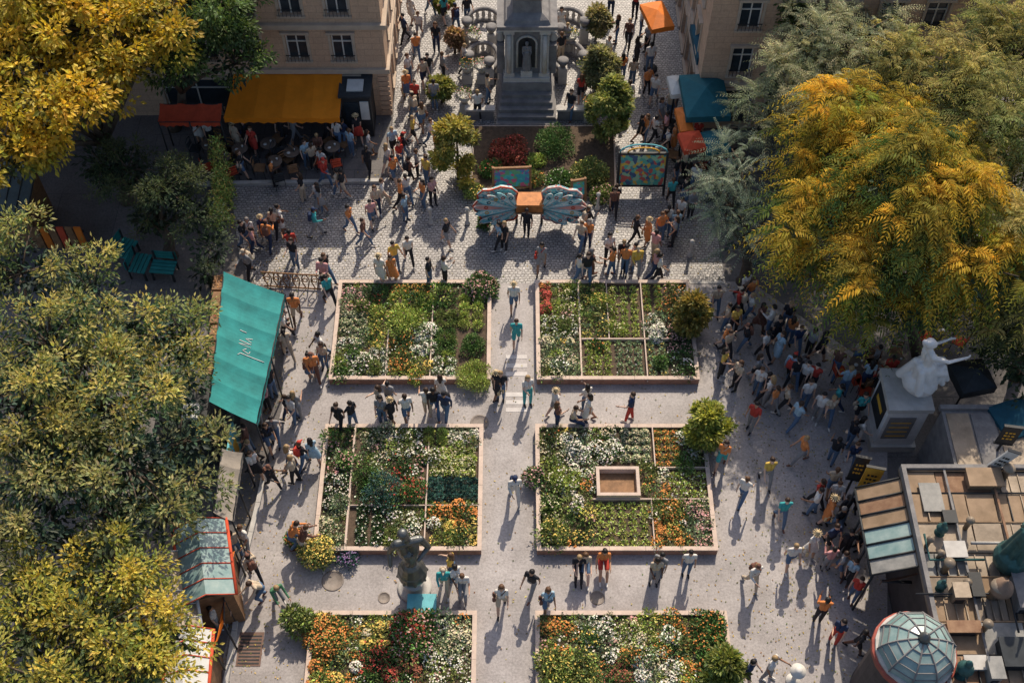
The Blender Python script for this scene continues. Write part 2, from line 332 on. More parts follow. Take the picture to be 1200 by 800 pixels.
def bed(x0,x1,y0,y1,patches,strips=(),gap=None,fm=.35):
    e=empty('flower_bed',((x0+x1)/2,(y0+y1)/2,0)); W=.13;H=.33
    def ch(bb,nm):
        o=bb.build(nm,origin=(e.location.x,e.location.y,0)); o.parent=e; o.location=(0,0,0)
    b=B()
    for (a0,c0,a1,c1) in [(x0,y0,x1,y0+W),(x0,y1-W,x1,y1),(x0,y0+W,x0+W,y1-W),(x1-W,y0+W,x1,y1-W)]:
        b.box(a0+.012,c0+.012,-.02,a1-.012,c1-.012,H-.05,PLSIDE)
        n=max(1,int(max(a1-a0,c1-c0)/1.0))
        for i in range(n):
            if a1-a0>c1-c0: b.box(a0+(a1-a0)*i/n+.004,c0,H-.05,a0+(a1-a0)*(i+1)/n-.004,c1,H+rnd.uniform(-.004,.004),PLWALL)
            else: b.box(a0,c0+(c1-c0)*i/n+.004,H-.05,a1,c0+(c1-c0)*(i+1)/n-.004,H+rnd.uniform(-.004,.004),PLWALL)
    ch(b,'frame')
    b=B(); nx,ny=40,32
    xs=np.linspace(x0+W-.02,x1-W+.02,nx);ys=np.linspace(y0+W-.02,y1-W+.02,ny)
    X,Y=np.meshgrid(xs,ys); Z=.20+rng.normal(size=X.shape)*.012
    f=[(j*nx+i,j*nx+i+1,(j+1)*nx+i+1,(j+1)*nx+i) for j in range(ny-1) for i in range(nx-1)]
    b.add(np.stack([X,Y,Z],-1).reshape(-1,3),f,SOIL,smooth=True)
    for s in strips:
        b.box(x0+(x1-x0)*s[0],y1-(y1-y0)*s[3],.15,x0+(x1-x0)*s[1],y1-(y1-y0)*s[2],.33,PLWALL)
    ch(b,'soil')
    b=B(); ix0,ix1,iy0,iy1=x0+W,x1-W,y0+W,y1-W
    for p in patches:
        fx0,fx1,fy0,fy1,kind,lc,fc,fd,r=p
        a0,a1=ix0+(ix1-ix0)*fx0,ix0+(ix1-ix0)*fx1; c1,c0=iy1-(iy1-iy0)*fy0,iy1-(iy1-iy0)*fy1
        sp={'m':1.4,'b':2.05,'g':2.75,'s':1.15}[kind]*r
        nx=max(1,int(round((a1-a0)/sp))); ny=max(1,int(round((c1-c0)/sp)))
        for i in range(nx):
            for j in range(ny):
                x=a0+(a1-a0)*(i+.5)/nx; y=c0+(c1-c0)*(j+.5)/ny; q=0.02 if kind=='g' else (.05 if kind=='b' else .28)
                x+=rnd.uniform(-1,1)*sp*q; y+=rnd.uniform(-1,1)*sp*q
                if gap and gap[0]<x<gap[1] and gap[2]<y<gap[3]: continue
                rr=r*rnd.uniform(.75,1.25); l=A(*COL[lc])*rnd.uniform(.65,1.4)
                f_=COL[fc] if fc else None
                if kind=='m': 
                    if rnd.random()<.3: l=A(*COL[rnd.choice(['G1','G2','G3','G4','G5'])])
                    if rnd.random()<.2: f_=COL[rnd.choice('WYPOCCW')]
                    if rnd.random()<.14: rr*=1.55
                    mound(b,x,y,.2,rr,rr*rnd.uniform(.6,1.4),l,f_,fd*fm*rnd.choice([0,.2,.8,2.2]),int(300*rr+40))
                elif kind=='b': mound(b,x,y,.2,r*rnd.uniform(.9,1.05),r*1.15,l,f_,fd*fm,int(2600*r*r**.5+150),.065)
                elif kind=='g': mound(b,x,y,.2,r,r*.8,A(*COL[lc])*rnd.uniform(.9,1.25),f_,fd*fm,60,.09)
                else: mound(b,x,y,.3,rr,rr*1.4,l,f_,fd*fm,int(420*rr),.12)
    ch(b,'planting')
    return e
bed(-5.95,-.7,-1.72,2.36,[
 (0,.16,0,.3,'m','G5','P',.35,.15),(0,.2,.3,.55,'b','G5','C',.3,.15),(0,.2,.55,.78,'m','G5','W',.5,.15),(0,.22,.78,1,'m','G2','W',.5,.17),
 (.16,.34,0,.3,'m','G2','R',.15,.17),(.2,.32,.3,.7,'m','G4','Y',.2,.15),(.22,.36,.7,1,'b','G5','W',.3,.14),
 (.32,.58,.15,.5,'m','G4','Y',.08,.2),(.34,.6,0,.15,'b','G3','O',.15,.15),(.36,.5,.5,1,'m','G3','O',.3,.18),
 (.5,.64,.5,.78,'m','G5','W',1.6,.16),(.48,.64,.8,1,'m','G4','Y',.6,.17),(.6,.78,.02,.3,'m','G2','W',.1,.2),
 (.64,.8,.3,.5,'b','G3',None,0,.19),(.64,.8,.5,.8,'b','G2',None,0,.19),(.8,.98,.12,.5,'b','G4',None,0,.2),
 (.82,1,.52,.76,'b','G2',None,0,.3),(.64,.8,.8,1,'b','G5','W',.3,.2)],[(.345,.352,.5,1),(.62,.627,0,1)])
bed(.8,6.1,-1.72,2.36,[
 (0,.07,0,.33,'m','G1','R',2,.13),(.08,.26,0,.35,'m','G4','C',.3,.16),(0,.26,.35,.6,'b','G3','W',.25,.15),(0,.26,.6,1,'m','G5','C',.9,.16),
 (.28,.44,.02,.6,'m','G3','Y',.2,.2),(.29,.47,.62,1,'g','G4','C',.25,.11),
 (.47,.67,.02,.58,'g','G4','C',.2,.11),(.49,.67,.62,1,'g','G5','W',.1,.11),
 (.69,.84,0,.3,'g','G4','O',.15,.11),(.69,.82,.35,.6,'m','G5','W',1.6,.14),(.69,.84,.62,1,'g','G5','Y',.2,.11),
 (.85,1,0,.45,'m','G3','O',.35,.19),(.84,1,.45,.75,'b','G1','P',.3,.2),(.85,1,.75,1,'m','G2','W',.5,.18)],[(.272,.282,0,1),(.455,.462,0,.6),(.677,.684,0,1),(.285,.84,.60,.61)])
bed(-5.9,-.9,-7.75,-3.4,[
 (0,.17,0,.4,'m','G2','P',.3,.19),(0,.17,.4,.7,'b','G1','W',.3,.2),(0,.17,.7,1,'m','G5','C',.4,.18),
 (.22,.4,0,.3,'m','G5','C',.6,.15),(.4,.62,0,.25,'m','G3','W',.8,.16),(.62,.8,.0,.15,'b','G4',None,0,.18),(.8,1,0,.15,'m','G5','W',.8,.15),
 (.22,.42,.3,.65,'m','G2','W',.2,.2),(.42,.6,.27,.66,'m','G2','R',.4,.2),(.6,.65,.15,.66,'m','G2','P',.6,.14),(.68,.98,.17,.42,'b','G4','C',.3,.14),
 (.67,1,.43,.62,'b','G6',None,.2,.13),(.22,.42,.66,1,'b','G1','W',.12,.19),(.42,.64,.67,1,'m','G3','W',.5,.16),(.67,1,.64,.78,'m','G2','O',1.2,.15),(.7,1,.79,1,'m','G3','Y',1.2,.16)],
 [(.185,.197,0,1),(.655,.663,.15,1),(.2,1,.655,.66)])
hx,hy,_=G(723,572)
bed(.73,6.1,-7.75,-3.4,[
 (0,.14,0,1,'m','G3','C',.3,.19),(.14,.32,0,.3,'m','G5','W',1.2,.19),(.14,.3,.3,.7,'m','G3','W',.7,.19),(.14,.32,.7,1,'m','G2','Y',.35,.19),
 (.32,.5,0,.3,'m','G2','W',1.0,.2),(.5,.68,0,.3,'b','G5','C',.4,.14),(.7,.86,0,.35,'g','G3','O',1.5,.11),
 (.32,.64,.63,1,'g','G4','C',.15,.115),(.6,.76,.3,.6,'m','G3','O',.5,.16),(.77,1,.37,.6,'g','G4','W',.3,.12),
 (.66,.86,.62,1,'m','G3','O',.8,.16),(.86,1,0,.35,'m','G2','W',.7,.19),(.86,1,.62,1,'m','G5','P',.7,.17),(.3,.36,.3,.6,'m','G5','W',.9,.14)],
 gap=(hx-.75,hx+.8,hy-.6,hy+.62),fm=.4,strips=[(.685,.692,0,.35),(.32,1,.605,.613),(.7,1,.355,.362),(.648,.654,.613,1)])
b=B()
for q in [(-.66,-.5,.66,-.4),(-.66,.4,.66,.5),(-.66,-.4,-.56,.4),(.56,-.4,.66,.4)]: b.box(hx+q[0],hy+q[1],.18,hx+q[2],hy+q[3],.5,PLWALL)
b.box(hx-.56,hy-.4,.18,hx+.56,hy+.4,.24,WOOD); b.build('planter_box')
bed(-5.75,-1.0,-13.8,-9.62,[
 (0,.3,0,.5,'m','G3','O',.9,.19),(.3,.5,.0,.25,'m','G3','Y',.7,.18),(.3,.52,.25,.6,'m','G2','R',.8,.2),(.52,.75,0,.3,'s','G2','P',.4,.24),
 (.5,.7,.3,.6,'m','G2','K',.7,.2),(.75,1,0,.25,'m','G5','C',.6,.17),(.7,1,.25,.6,'m','G3','W',.5,.18),(0,.3,.5,1,'m','G4','O',.7,.2),(.3,1,.6,1,'m','G2','O',.5,.22)],fm=.6)
bed(.66,6.15,-13.8,-9.62,[
 (0,.2,0,.3,'m','G3','O',.5,.17),(.2,.42,0,.3,'m','G5','W',.7,.17),(.42,.62,0,.25,'m','G4','C',.5,.17),(.62,.84,0,.3,'m','G3','O',.4,.17),(.84,1,0,.5,'s','G2','O',.3,.22),
 (0,.3,.3,.55,'s','G3','Y',.2,.22),(.3,.5,.3,.55,'m','G2','K',.5,.18),(.5,.72,.25,.55,'m','G5','W',.9,.17),(.72,.84,.3,.6,'m','G4','O',.5,.17),
 (0,.4,.55,1,'m','G4','Y',.4,.2),(.4,1,.55,1,'m','G2','W',.4,.22)],fm=.5)
def shrub(name,u,v,r,h,lc,fc=None,fd=.3,z=0.25,lobes=5,n=500,ls=.12):
    b=B(); c=G(u,v,z)
    for i in range(4): b.tube([(c[0],c[1],0 if z<.4 else z-.3),(c[0]+rnd.uniform(-.3,.3)*r,c[1]+rnd.uniform(-.3,.3)*r,z+h*.6)],[.03,.012],BARK,5)
    for i in range(lobes):
        a=i/lobes*6.28+rnd.random(); q=.5 if lobes>1 else 0
        mound(b,c[0]+math.cos(a)*r*q,c[1]+math.sin(a)*r*q,max(0,z-.2)+(rnd.uniform(0,h*.4)),r*.62,h*.8,A(*COL[lc])*rnd.uniform(.75,1.3),COL[fc] if fc else None,fd*.6,n,ls)
    return b.build(name,origin=(c[0],c[1],0))
shrub('rose_bush',563,338,.55,.8,'G2','P',.3); 
shrub('boxwood_shrub',556,440,.58,.5,'G4',None,0,.3,6,900,.06)
shrub('marigold_bush',372,650,.5,.75,'G3','Y',.5,.1,7,300,.1); shrub('marigold_bush',348,632,.3,.5,'G2','O',.5,.1,4,200,.1)
shrub('lavender_bush',408,655,.3,.35,'G6','V',.3,.1,4,200,.08)
shrub('marigold_bush',382,745,.6,.5,'G3','O',.6,.3,6,300,.1); shrub('rose_bush',480,740,.55,.6,'G2','R',.45,.3,6,300,.1)
shrub('hydrangea_bush',350,728,.42,.7,'G3',None,0,.3,5,300,.13)
shrub('azalea_bush',625,560,.32,.5,'G2','P',.4,.3,4,250,.1)
for (u,v,r,h,lc,fc,fd) in [(472,380,.62,.8,'G4',None,0),(500,352,.34,.4,'G4',None,0),(425,362,.3,.4,'G3','P',.1),(413,412,.28,.35,'G2',None,0),(523,398,.3,.35,'G3',None,0),
  (524,420,.28,.3,'G4',None,0),(553,407,.42,.5,'G2',None,0),(495,408,.26,.3,'G5','W',.8),(440,432,.3,.35,'G3',None,0),(487,440,.26,.3,'G4','O',.15),(535,372,.28,.35,'G3',None,0),
  (703,352,.32,.4,'G4','Y',.1),(722,385,.34,.4,'G4','C',.1),(655,425,.34,.4,'G5','W',.2),(770,392,.3,.4,'G5','W',.9),(662,382,.28,.35,'G3',None,0),(640,360,.22,.3,'G4',None,0),(700,405,.26,.3,'G2','O',.1),(775,425,.28,.35,'G2',None,0),
  (448,582,.62,.85,'G6',None,0),(430,562,.4,.6,'G2',None,0),(484,575,.42,.55,'G2','R',.12),(535,525,.26,.3,'G4',None,0),(405,540,.3,.4,'G2','P',.1),(398,590,.3,.4,'G5',None,0),(460,630,.3,.4,'G3',None,0),(505,535,.3,.4,'G3','W',.3),
  (662,560,.5,.5,'G4','W',.12),(650,625,.42,.5,'G3','Y',.15),(676,530,.36,.4,'G5','W',.5),(800,545,.32,.4,'G2',None,0),(645,590,.3,.35,'G2',None,0),(785,600,.3,.4,'G3','O',.3),(715,528,.3,.35,'G3','W',.4),(815,600,.3,.35,'G5','P',.3),
  (690,745,.34,.4,'G2','Y',.15),(740,770,.36,.4,'G3','O',.25),(785,745,.3,.4,'G5','W',.5),(440,775,.36,.4,'G1','R',.4),(530,760,.34,.4,'G5','C',.3),(660,785,.4,.45,'G4',None,0)]:
    shrub('flowering_shrub' if fc else 'clipped_shrub',u,v,r,h,lc,fc,fd*.7,.28,4,int(420*r+160),.075)
def cone_tree(name,u,v,r,h,lc,lit_tipc,n=1500,L=.15,z0=0.0,taper=.5):
    b=B(); c=G(u,v,0)
    b.tube([(c[0],c[1],-.05),(c[0]+.03,c[1],h*.5),(c[0],c[1]+.03,h*.92)],[.06,.045,.01],BARK,7)
    K=26; kt=rng.random(K)**.85; ka=rng.random(K)*6.283
    idx=rng.integers(K,size=n); t0=kt[idx]; a0=ka[idx]
    R0=r*(.35+.6*rng.random(K))[idx]*(np.sin(np.clip(t0*.86+.12,0,1)*math.pi))**taper
    o=rdir(n)*r*.34*(rng.random((n,1))**.4)
    C=np.stack([c[0]+R0*np.cos(a0)+o[:,0],c[1]+R0*np.sin(a0)+o[:,1],.4+z0+t0*(h-.5)+o[:,2]*.8],1)
    d=nrm(o+np.stack([np.cos(a0),np.sin(a0),np.full(n,.5)],1)*.3)
    w=np.clip(o[:,2]/(r*.34)*.6+.35+rng.normal(size=n)*.25,0,1)[:,None]  # upper side of each leaf blob coloured as if sunlit
    sprays(b,C,nrm(d),.14,7,L,L*.5,(A(*lc)*(1-w)+A(*lit_tipc)*w)*(.75+.5*rng.random(K))[idx][:,None])
    return b.build(name,origin=(c[0],c[1],0))
cone_tree('young_ornamental_tree',824,518,.66,1.7,(.10,.15,.035),(.42,.42,.08),1100)
cone_tree('young_ornamental_tree',805,388,.5,1.9,(.10,.12,.035),(.42,.32,.09),900)
cone_tree('young_ornamental_tree',842,800,.5,1.9,(.08,.13,.035),(.28,.30,.07),800)
cone_tree('small_garden_tree',537,212,.8,3.0,(.13,.16,.04),(.52,.42,.10),1500)
cone_tree('small_garden_tree',710,165,.72,3.0,(.09,.14,.04),(.40,.40,.12),1500)
cone_tree('small_garden_tree',700,110,.66,2.2,(.12,.14,.06),(.40,.38,.20),1200)
cone_tree('potted_shrub',518,120,.42,1.1,(.10,.14,.04),(.32,.30,.08),600)
cone_tree('potted_shrub',533,62,.3,1.1,(.14,.1,.05),(.5,.32,.2),400)
cone_tree('small_garden_tree',698,45,.45,1.5,(.12,.14,.06),(.45,.38,.2),900)
cone_tree('potted_shrub',520,16,.3,.9,(.10,.14,.04),(.32,.30,.08),400)
gx=[G(*p) for p in [(556,150),(720,150),(722,232),(552,232)]]
b=B(); b.prism([gx[3],gx[2],gx[1],gx[0]],-.02,.14,PLWALL); 
g2=[(p[0]*.985,p[1]*.985+.08) for p in gx]; b.prism([g2[3],g2[2],g2[1],g2[0]],.1,.16,SOIL); b.build('raised_garden_border')
shrub('red_azalea_hedge',597,182,.7,.7,'K','R',.35,.2,7,350); shrub('clipped_shrub',651,172,.72,.9,'G2',None,0,.2,7,600,.08)
shrub('clipped_shrub',575,200,.4,.6,'G2','R',.05,.2,5,400,.09); shrub('leafy_shrub',690,205,.65,.6,'G3','Y',.05,.2,7,500,.1)
shrub('leafy_shrub',655,212,.5,.45,'G2','W',.05,.2,6,400,.1); shrub('leafy_shrub',556,225,.35,.45,'G3','Y',.1,.2,5,300,.1)
shrub('clipped_shrub',628,212,.3,.5,'G3','O',.1,.2,4,300,.09); shrub('flowering_shrub',568,262,.22,.4,'G2','R',.2,.1,4,150)
shrub('leafy_shrub',705,228,.4,.45,'G3','P',.1,.2,5,300,.1); shrub('leafy_shrub',628,190,.35,.5,'G4',None,.1,.2,5,300,.1)
# ---------------------------------------------------------------- trees
Y1=(.42,.30,.03);Y2=(.30,.26,.03)
tree('plane_tree',G(150,235),[(20,70,6,2.0),(95,35,6.3,1.9),(55,130,5.8,1.6),(150,60,6,1.2),(5,180,5.5,1.2),(110,125,5.2,.9),(190,20,6.5,1.1),(40,-20,7,2)],[Y1,Y2,(.20,.20,.035)],(.66,.45,.05),dens=13,size=.34,L=.2,W=.12,nl=11,core=(.06,.065,.02),lit_tipw=.75,gain=1.05)
tree('linden_tree',G(205,150),[(235,40,5.5,1.3),(275,75,4.6,.95),(262,5,6,1.2),(205,80,4.8,1.0),(180,60,5,1.0)],[(.04,.075,.025),(.06,.10,.03)],(.14,.19,.05),dens=15,L=.16,W=.08,lit_tipw=.6)
tree('juniper_tree',G(200,300),[(150,200,2.8,1.0),(195,225,2.9,1.1),(225,250,2.2,.8),(175,255,1.8,.7),(120,190,3,.9)],[(.04,.065,.035),(.055,.075,.035)],(.14,.16,.06),dens=26,size=.22,L=.13,W=.035,nl=14,lit_tipw=.6,clr=.5)
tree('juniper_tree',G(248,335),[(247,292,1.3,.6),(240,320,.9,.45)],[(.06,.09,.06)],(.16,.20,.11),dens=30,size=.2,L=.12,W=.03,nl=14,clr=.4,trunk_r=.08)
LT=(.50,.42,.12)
tree('chestnut_tree',G(60,520),[(25,320,5,1.4),(110,345,4.8,1.1),(60,405,5.6,1.7),(150,400,4.8,1.2),(213,395,4.2,.95),(30,480,5.8,1.8),(120,480,5.4,1.6),(203,455,4.4,1.1)],[(.05,.09,.04),(.08,.12,.045),(.04,.075,.045)],LT,dens=16,L=.15,W=.065,nl=12,lit_tipw=.9,clr=.5,core=(.025,.05,.03))
tree('chestnut_tree',G(70,700),[(60,560,5.2,1.8),(150,545,5,1.5),(212,520,4.3,1.0),(222,570,3.8,.8),(130,615,4.4,1.2),(40,630,4.8,1.4),(190,610,3.6,.7)],[(.045,.085,.05),(.07,.105,.05),(.04,.07,.05)],(.42,.38,.15),dens=16,L=.15,W=.065,nl=12,lit_tipw=.8,clr=.5,core=(.025,.05,.03))
tree('maple_tree',G(60,860),[(60,690,4.6,1.2),(130,668,4.9,1.0),(30,740,5,1.2),(110,740,5,1.4),(185,750,4.2,1.0),(60,800,5,1.6),(150,800,4.6,1.2)],[(.14,.17,.035),(.20,.21,.045)],(.58,.45,.08),dens=17,L=.13,W=.065,nl=12,core=(.04,.06,.02),lit_tipw=.9,clr=.48)
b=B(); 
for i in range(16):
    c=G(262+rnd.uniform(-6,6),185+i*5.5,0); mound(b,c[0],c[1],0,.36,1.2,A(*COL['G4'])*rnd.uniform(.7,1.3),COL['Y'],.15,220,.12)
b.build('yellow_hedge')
tree('golden_rain_tree',G(1075,430),[(955,185,5,1.2),(1020,150,6.2,1.4),(1100,230,6.8,1.7),(985,260,5.2,1.3),(1050,310,5.4,1.4),(1000,350,4,.9),(1085,370,4.2,1.0),(1140,315,5.8,1.5),(925,235,4.3,.8),(1060,220,6.8,1.5),(935,318,3.4,.65)],[(.20,.23,.035),(.12,.18,.04),(.34,.27,.035),(.09,.15,.04)],(.66,.42,.05),kind='frond',dens=4.8,L=.24,W=.055,size=.42,lit_tipw=.85,core=(.04,.06,.025),droop=.85,clr=.68)
tree('acacia_tree',G(1190,330),[(1170,150,6.5,1.8),(1190,250,6,1.7),(1120,110,6.5,1.6),(1200,60,6.5,1.7),(1050,75,6,1.3),(1185,350,4.5,1.2)],[(.14,.17,.06),(.20,.20,.06),(.10,.14,.06)],(.50,.40,.14),kind='frond',dens=4.6,size=.36,L=.2,W=.05,lit_tipw=.85,core=(.04,.05,.025),droop=.5,clr=.62)
tree('silver_acacia_tree',G(930,200),[(925,85,5,1.2),(965,60,5.6,1.2),(1005,45,5.8,1.2),(905,135,4.4,.9),(955,120,5.2,1.1)],[(.16,.20,.13),(.22,.25,.16),(.12,.15,.10)],(.52,.48,.30),kind='frond',dens=4.8,size=.34,L=.17,W=.04,lit_tipw=.8,core=(.04,.055,.035),droop=.35,clr=.58)
tree('blue_spruce_tree',G(872,330),[(868,200,4,.9),(858,245,3,.85),(882,280,2.4,.8),(845,225,3,.6),(905,245,3.5,.8)],[(.12,.18,.14),(.17,.22,.17)],(.44,.48,.36),kind='frond',dens=4.6,size=.42,L=.11,W=.03,lit_tipw=.8,droop=.25,core=(.03,.045,.035),clr=.6,npair=13,fl=2.4)
tree('dark_oak_tree',G(930,40),[(885,8,4.5,1.0),(935,5,5,1.3),(985,15,4.6,1.1)],[(.05,.08,.025)],(.18,.20,.05),dens=14,lit_tipw=.7)
tree('dark_oak_tree',G(1150,70),[(1150,30,4,1.2),(1190,20,4.5,1.2),(1100,30,4,1.0)],[(.04,.07,.025)],(.12,.15,.04),dens=14,lit_tipw=.6)
tree('dark_oak_tree',G(1190,440),[(1175,395,3,1.0),(1200,430,3,1.1)],[(.025,.045,.02)],(.07,.09,.03),dens=14,lit_tipw=.5)
# ---------------------------------------------------------------- buildings
def facade(b,o,xd,W,z0,z1,wins,wm,depth=.16,frame=True,nd=None):
    xd=Vector(xd).normalized(); nd=Vector((xd.y,-xd.x,0))
    o=Vector(o)
    def pt(x,d,z): q=o+xd*x-nd*d; return (q.x,q.y,z)
    xs=sorted(set([0,W]+[w[0] for w in wins]+[w[1] for w in wins])); zs=sorted(set([z0,z1]+[w[2] for w in wins]+[w[3] for w in wins]))
    for i in range(len(xs)-1):
        for j in range(len(zs)-1):
            mx=(xs[i]+xs[i+1])/2; mz=(zs[j]+zs[j+1])/2
            if any(w[0]<mx<w[1] and w[2]<mz<w[3] for w in wins): continue
            b.add([pt(xs[i],0,zs[j]),pt(xs[i+1],0,zs[j]),pt(xs[i+1],0,zs[j+1]),pt(xs[i],0,zs[j+1])],[(0,1,2,3)],wm)
    for w in wins:
        a,c,e,f=w
        b.add([pt(a,0,e),pt(c,0,e),pt(c,0,f),pt(a,0,f),pt(a,depth,e),pt(c,depth,e),pt(c,depth,f),pt(a,depth,f)],[(0,1,5,4),(1,2,6,5),(2,3,7,6),(3,0,4,7)],wm)
        b.add([pt(a,depth,e),pt(c,depth,e),pt(c,depth,f),pt(a,depth,f)],[(0,1,2,3)],GLASS)
        def bx(x0,x1,d0,d1,q0,q1,m): b.hexa([pt(x0,d1,q0),pt(x1,d1,q0),pt(x1,d0,q0),pt(x0,d0,q0),pt(x0,d1,q1),pt(x1,d1,q1),pt(x1,d0,q1),pt(x0,d0,q1)],m)
        if frame:
            t=.045
            bx(a,a+t,depth-.002,depth-.05,e,f,FRAMEW); bx(c-t,c,depth-.002,depth-.05,e,f,FRAMEW)
            bx((a+c)/2-t/2,(a+c)/2+t/2,depth-.004,depth-.05,e+.001,f-.001,FRAMEW)
            bx(a+t,(a+c)/2-t/2,depth-.004,depth-.045,e+(f-e)*.62,e+(f-e)*.62+t,FRAMEW); bx((a+c)/2+t/2,c-t,depth-.004,depth-.045,e+(f-e)*.62,e+(f-e)*.62+t,FRAMEW)
            bx(a-.12,c+.12,.0,-.10,e-.09,e-.002,STONE); bx(a-.14,c+.14,.0,-.13,f+.03,f+.12,STONE)
            bx(a-.10,a-.005,.0,-.04,e,f+.03,STONE); bx(c+.005,c+.10,.0,-.04,e,f+.03,STONE)
            if e>2 and xd.x>.5:
                n=7
                for k in range(n):
                    x=a-.02+(c-a+.04)*k/(n-1); bx(x-.008,x+.008,-.12,-.136,e-.002,e+.3,IRON)
                bx(a-.06,c+.06,-.115,-.14,e+.3,e+.325,IRON)
yF=G(400,135)[1]; xR=G(459,135)[0]; xL=-24.0; Wb=xR-xL
b=B(); wins=[]
sc_=30.4
for u in (413,363,312,262,212,150,90,30,-40):
    x=(u-600)/sc_*1.0-xL; wins+= [(x-.38,x+.38,2.78,4.0),(x-.38,x+.38,4.85,6.05)]
wins+=[(Wb-2.0,Wb-1.1,0,2.0),(Wb-5.2,Wb-3.0,.3,1.9),(Wb-8.5,Wb-6.0,.3,1.9)]
FAC=paving('sandstone_wall',(.66,.45,.31),(.58,.40,.28),(.42,.30,.21),.6,.28,.008,.85,.2,.4,.2,.2,.5)
def remap_wall(m):
    nt=m.node_tree; tc=[n for n in nt.nodes if n.type=='TEX_COORD'][0]; ad=[n for n in nt.nodes if n.type=='MIX_RGB' and n.blend_type=='LINEAR_LIGHT'][0]
    s=nt.nodes.new('ShaderNodeSeparateXYZ'); c=nt.nodes.new('ShaderNodeCombineXYZ'); a=nt.nodes.new('ShaderNodeMath'); a.operation='ADD'
    nt.links.new(tc.outputs['Object'],s.inputs[0]); nt.links.new(s.outputs[0],a.inputs[0]); nt.links.new(s.outputs[1],a.inputs[1])
    nt.links.new(a.outputs[0],c.inputs[0]); nt.links.new(s.outputs[2],c.inputs[1]); nt.links.new(c.outputs[0],ad.inputs[1])
remap_wall(FAC)
facade(b,(xL,yF,0),(1,0,0),Wb,-.02,6.6,wins,FAC)
sw=[(1.2+i*1.7,1.9+i*1.7,2.78,4.0) for i in range(5)]+[(1.2+i*1.7,1.9+i*1.7,.4,2.0) for i in range(5)]+[(1.2+i*1.7,1.9+i*1.7,4.85,6.05) for i in range(5)]
facade(b,(xR,yF,0),(0,1,0),9.5,-.02,6.6,sw,FAC)
b.box(xL,yF-.2,6.6,xR+.2,yF+9.5,6.85,STONE)
b.box(xL,yF-.12,2.2,xR+.12,yF-.001,2.4,STONE); b.box(xL,yF-.16,4.32,xR+.16,yF-.001,4.5,STONE); b.box(xL,yF-.1,4.25,xR+.1,yF-.001,4.318,STONE)
b.box(xR+.001,yF,2.2,xR+.12,yF+9.4,2.4,STONE); b.box(xR+.001,yF,4.32,xR+.16,yF+9.4,4.5,STONE)
for i in range(9): b.box(xR-.35,yF-.05,.1+i*.24,xR+.05,yF-.001,.3+i*.24,FAC)
b.add([(xL,yF+9.5,0),(xL,yF,0),(xL,yF,6.6),(xL,yF+9.5,6.6),(xR,yF+9.5,0),(xR,yF+9.5,6.6)],[(0,1,2,3),(4,0,3,5)],FAC)
b.slab([(xL,yF,6.86),(xR,yF,6.86),(xR-1,yF+4,8.2),(xL+1,yF+4,8.2)],.05,ZINC); b.slab([(xL,yF+9.5,6.86),(xR,yF+9.5,6.86),(xR-1,yF+4,8.2),(xL+1,yF+4,8.2)],.05,ZINC)
b.build('stone_apartment_building')
def awning(name,c00,c10,c11,c01,m,ribs=6,val=.22,m2=None,posts=True):
    b=B(); c=[A(*p) for p in (c00,c10,c11,c01)]; nx=ribs*6;ny=8; V=[]
    for j in range(ny+1):
        for i in range(nx+1):
            s=i/nx;t=j/ny; p=c[0]*(1-s)*(1-t)+c[1]*s*(1-t)+c[2]*s*t+c[3]*(1-s)*t
            p=p-A(0,0,.05*abs(math.sin(s*math.pi*ribs))+.06*math.sin(t*math.pi)+rnd.uniform(0,.008)); V.append(p)
    for (q,mm) in ((0,m),(-.02,m)):
        for i in range(nx):
            fs=[(j*(nx+1)+i,j*(nx+1)+i+1,(j+1)*(nx+1)+i+1,(j+1)*(nx+1)+i) for j in range(ny)]
            b.add(np.array(V)+A(0,0,q),fs,(m2 if (m2 and (i//6)%2) else m),smooth=True)
    top=[V[ny*(nx+1)+i] for i in range(nx+1)]; 
    VV=top+[p-A(0,0,val*(1+.15*math.cos(i*math.pi))) for i,p in enumerate(top)]
    b.add(VV,[(i,i+1,nx+2+i,nx+1+i) for i in range(nx)],m)
    if posts:
        for p in (c[2],c[3],(c[2]+c[3])/2):
            b.tube([(p[0],p[1],0),(p[0],p[1],p[2]-.03)],.03,IRON,6)
        for p in (c[0],c[1]): b.tube([(p[0],p[1],0),(p[0],p[1],p[2]-.03)],.03,IRON,6)
        b.tube([tuple(c[3]-A(0,0,.05)),tuple(c[2]-A(0,0,.05))],.02,IRON,6); b.tube([tuple(c[0]-A(0,0,.05)),tuple(c[1]-A(0,0,.05))],.02,IRON,6)
    return b,name
fz=1.95
p=G(398,138,fz); q=G(262,138,fz)
b,n=awning('ochre_shop_awning',(q[0]+.15,yF-.06,2.2),(p[0]-.05,yF-.06,2.2),p,q,OCHRE,4,posts=False)
for s in (0,.5,1): x=q[0]+(p[0]-q[0])*s; b.tube([(x,yF-.05,1.9),(x,p[1]+.02,fz-.02)],.02,IRON,6)
b.build(n)
p2=G(258,142,fz); q2=G(185,142,fz)
b,n=awning('red_shop_awning',(q2[0],p2[1]+.7,2.15),(p2[0],p2[1]+.7,2.15),p2,q2,REDC,3); b.build(n)
c=G(422,160,0); b=B(); b.box(c[0]-.55,c[1],-.02,c[0]+.55,c[1]+1.1,2.0,IRON); b.box(c[0]-.6,c[1]-.06,2.0,c[0]+.6,c[1]+1.15,2.1,DARKC)
b.box(c[0]-.42,c[1]-.02,.25,c[0]+.1,c[1]-.001,1.75,GLASS); b.box(c[0]+.16,c[1]-.03,.9,c[0]+.48,c[1]-.001,1.8,WHITEC); b.box(c[0]-.3,c[1]+.2,2.101,c[0]+.3,c[1]+.8,2.16,WHITEC); b.build('entrance_kiosk')
xr=G(800,60)[0]; yr=G(800,150)[1]
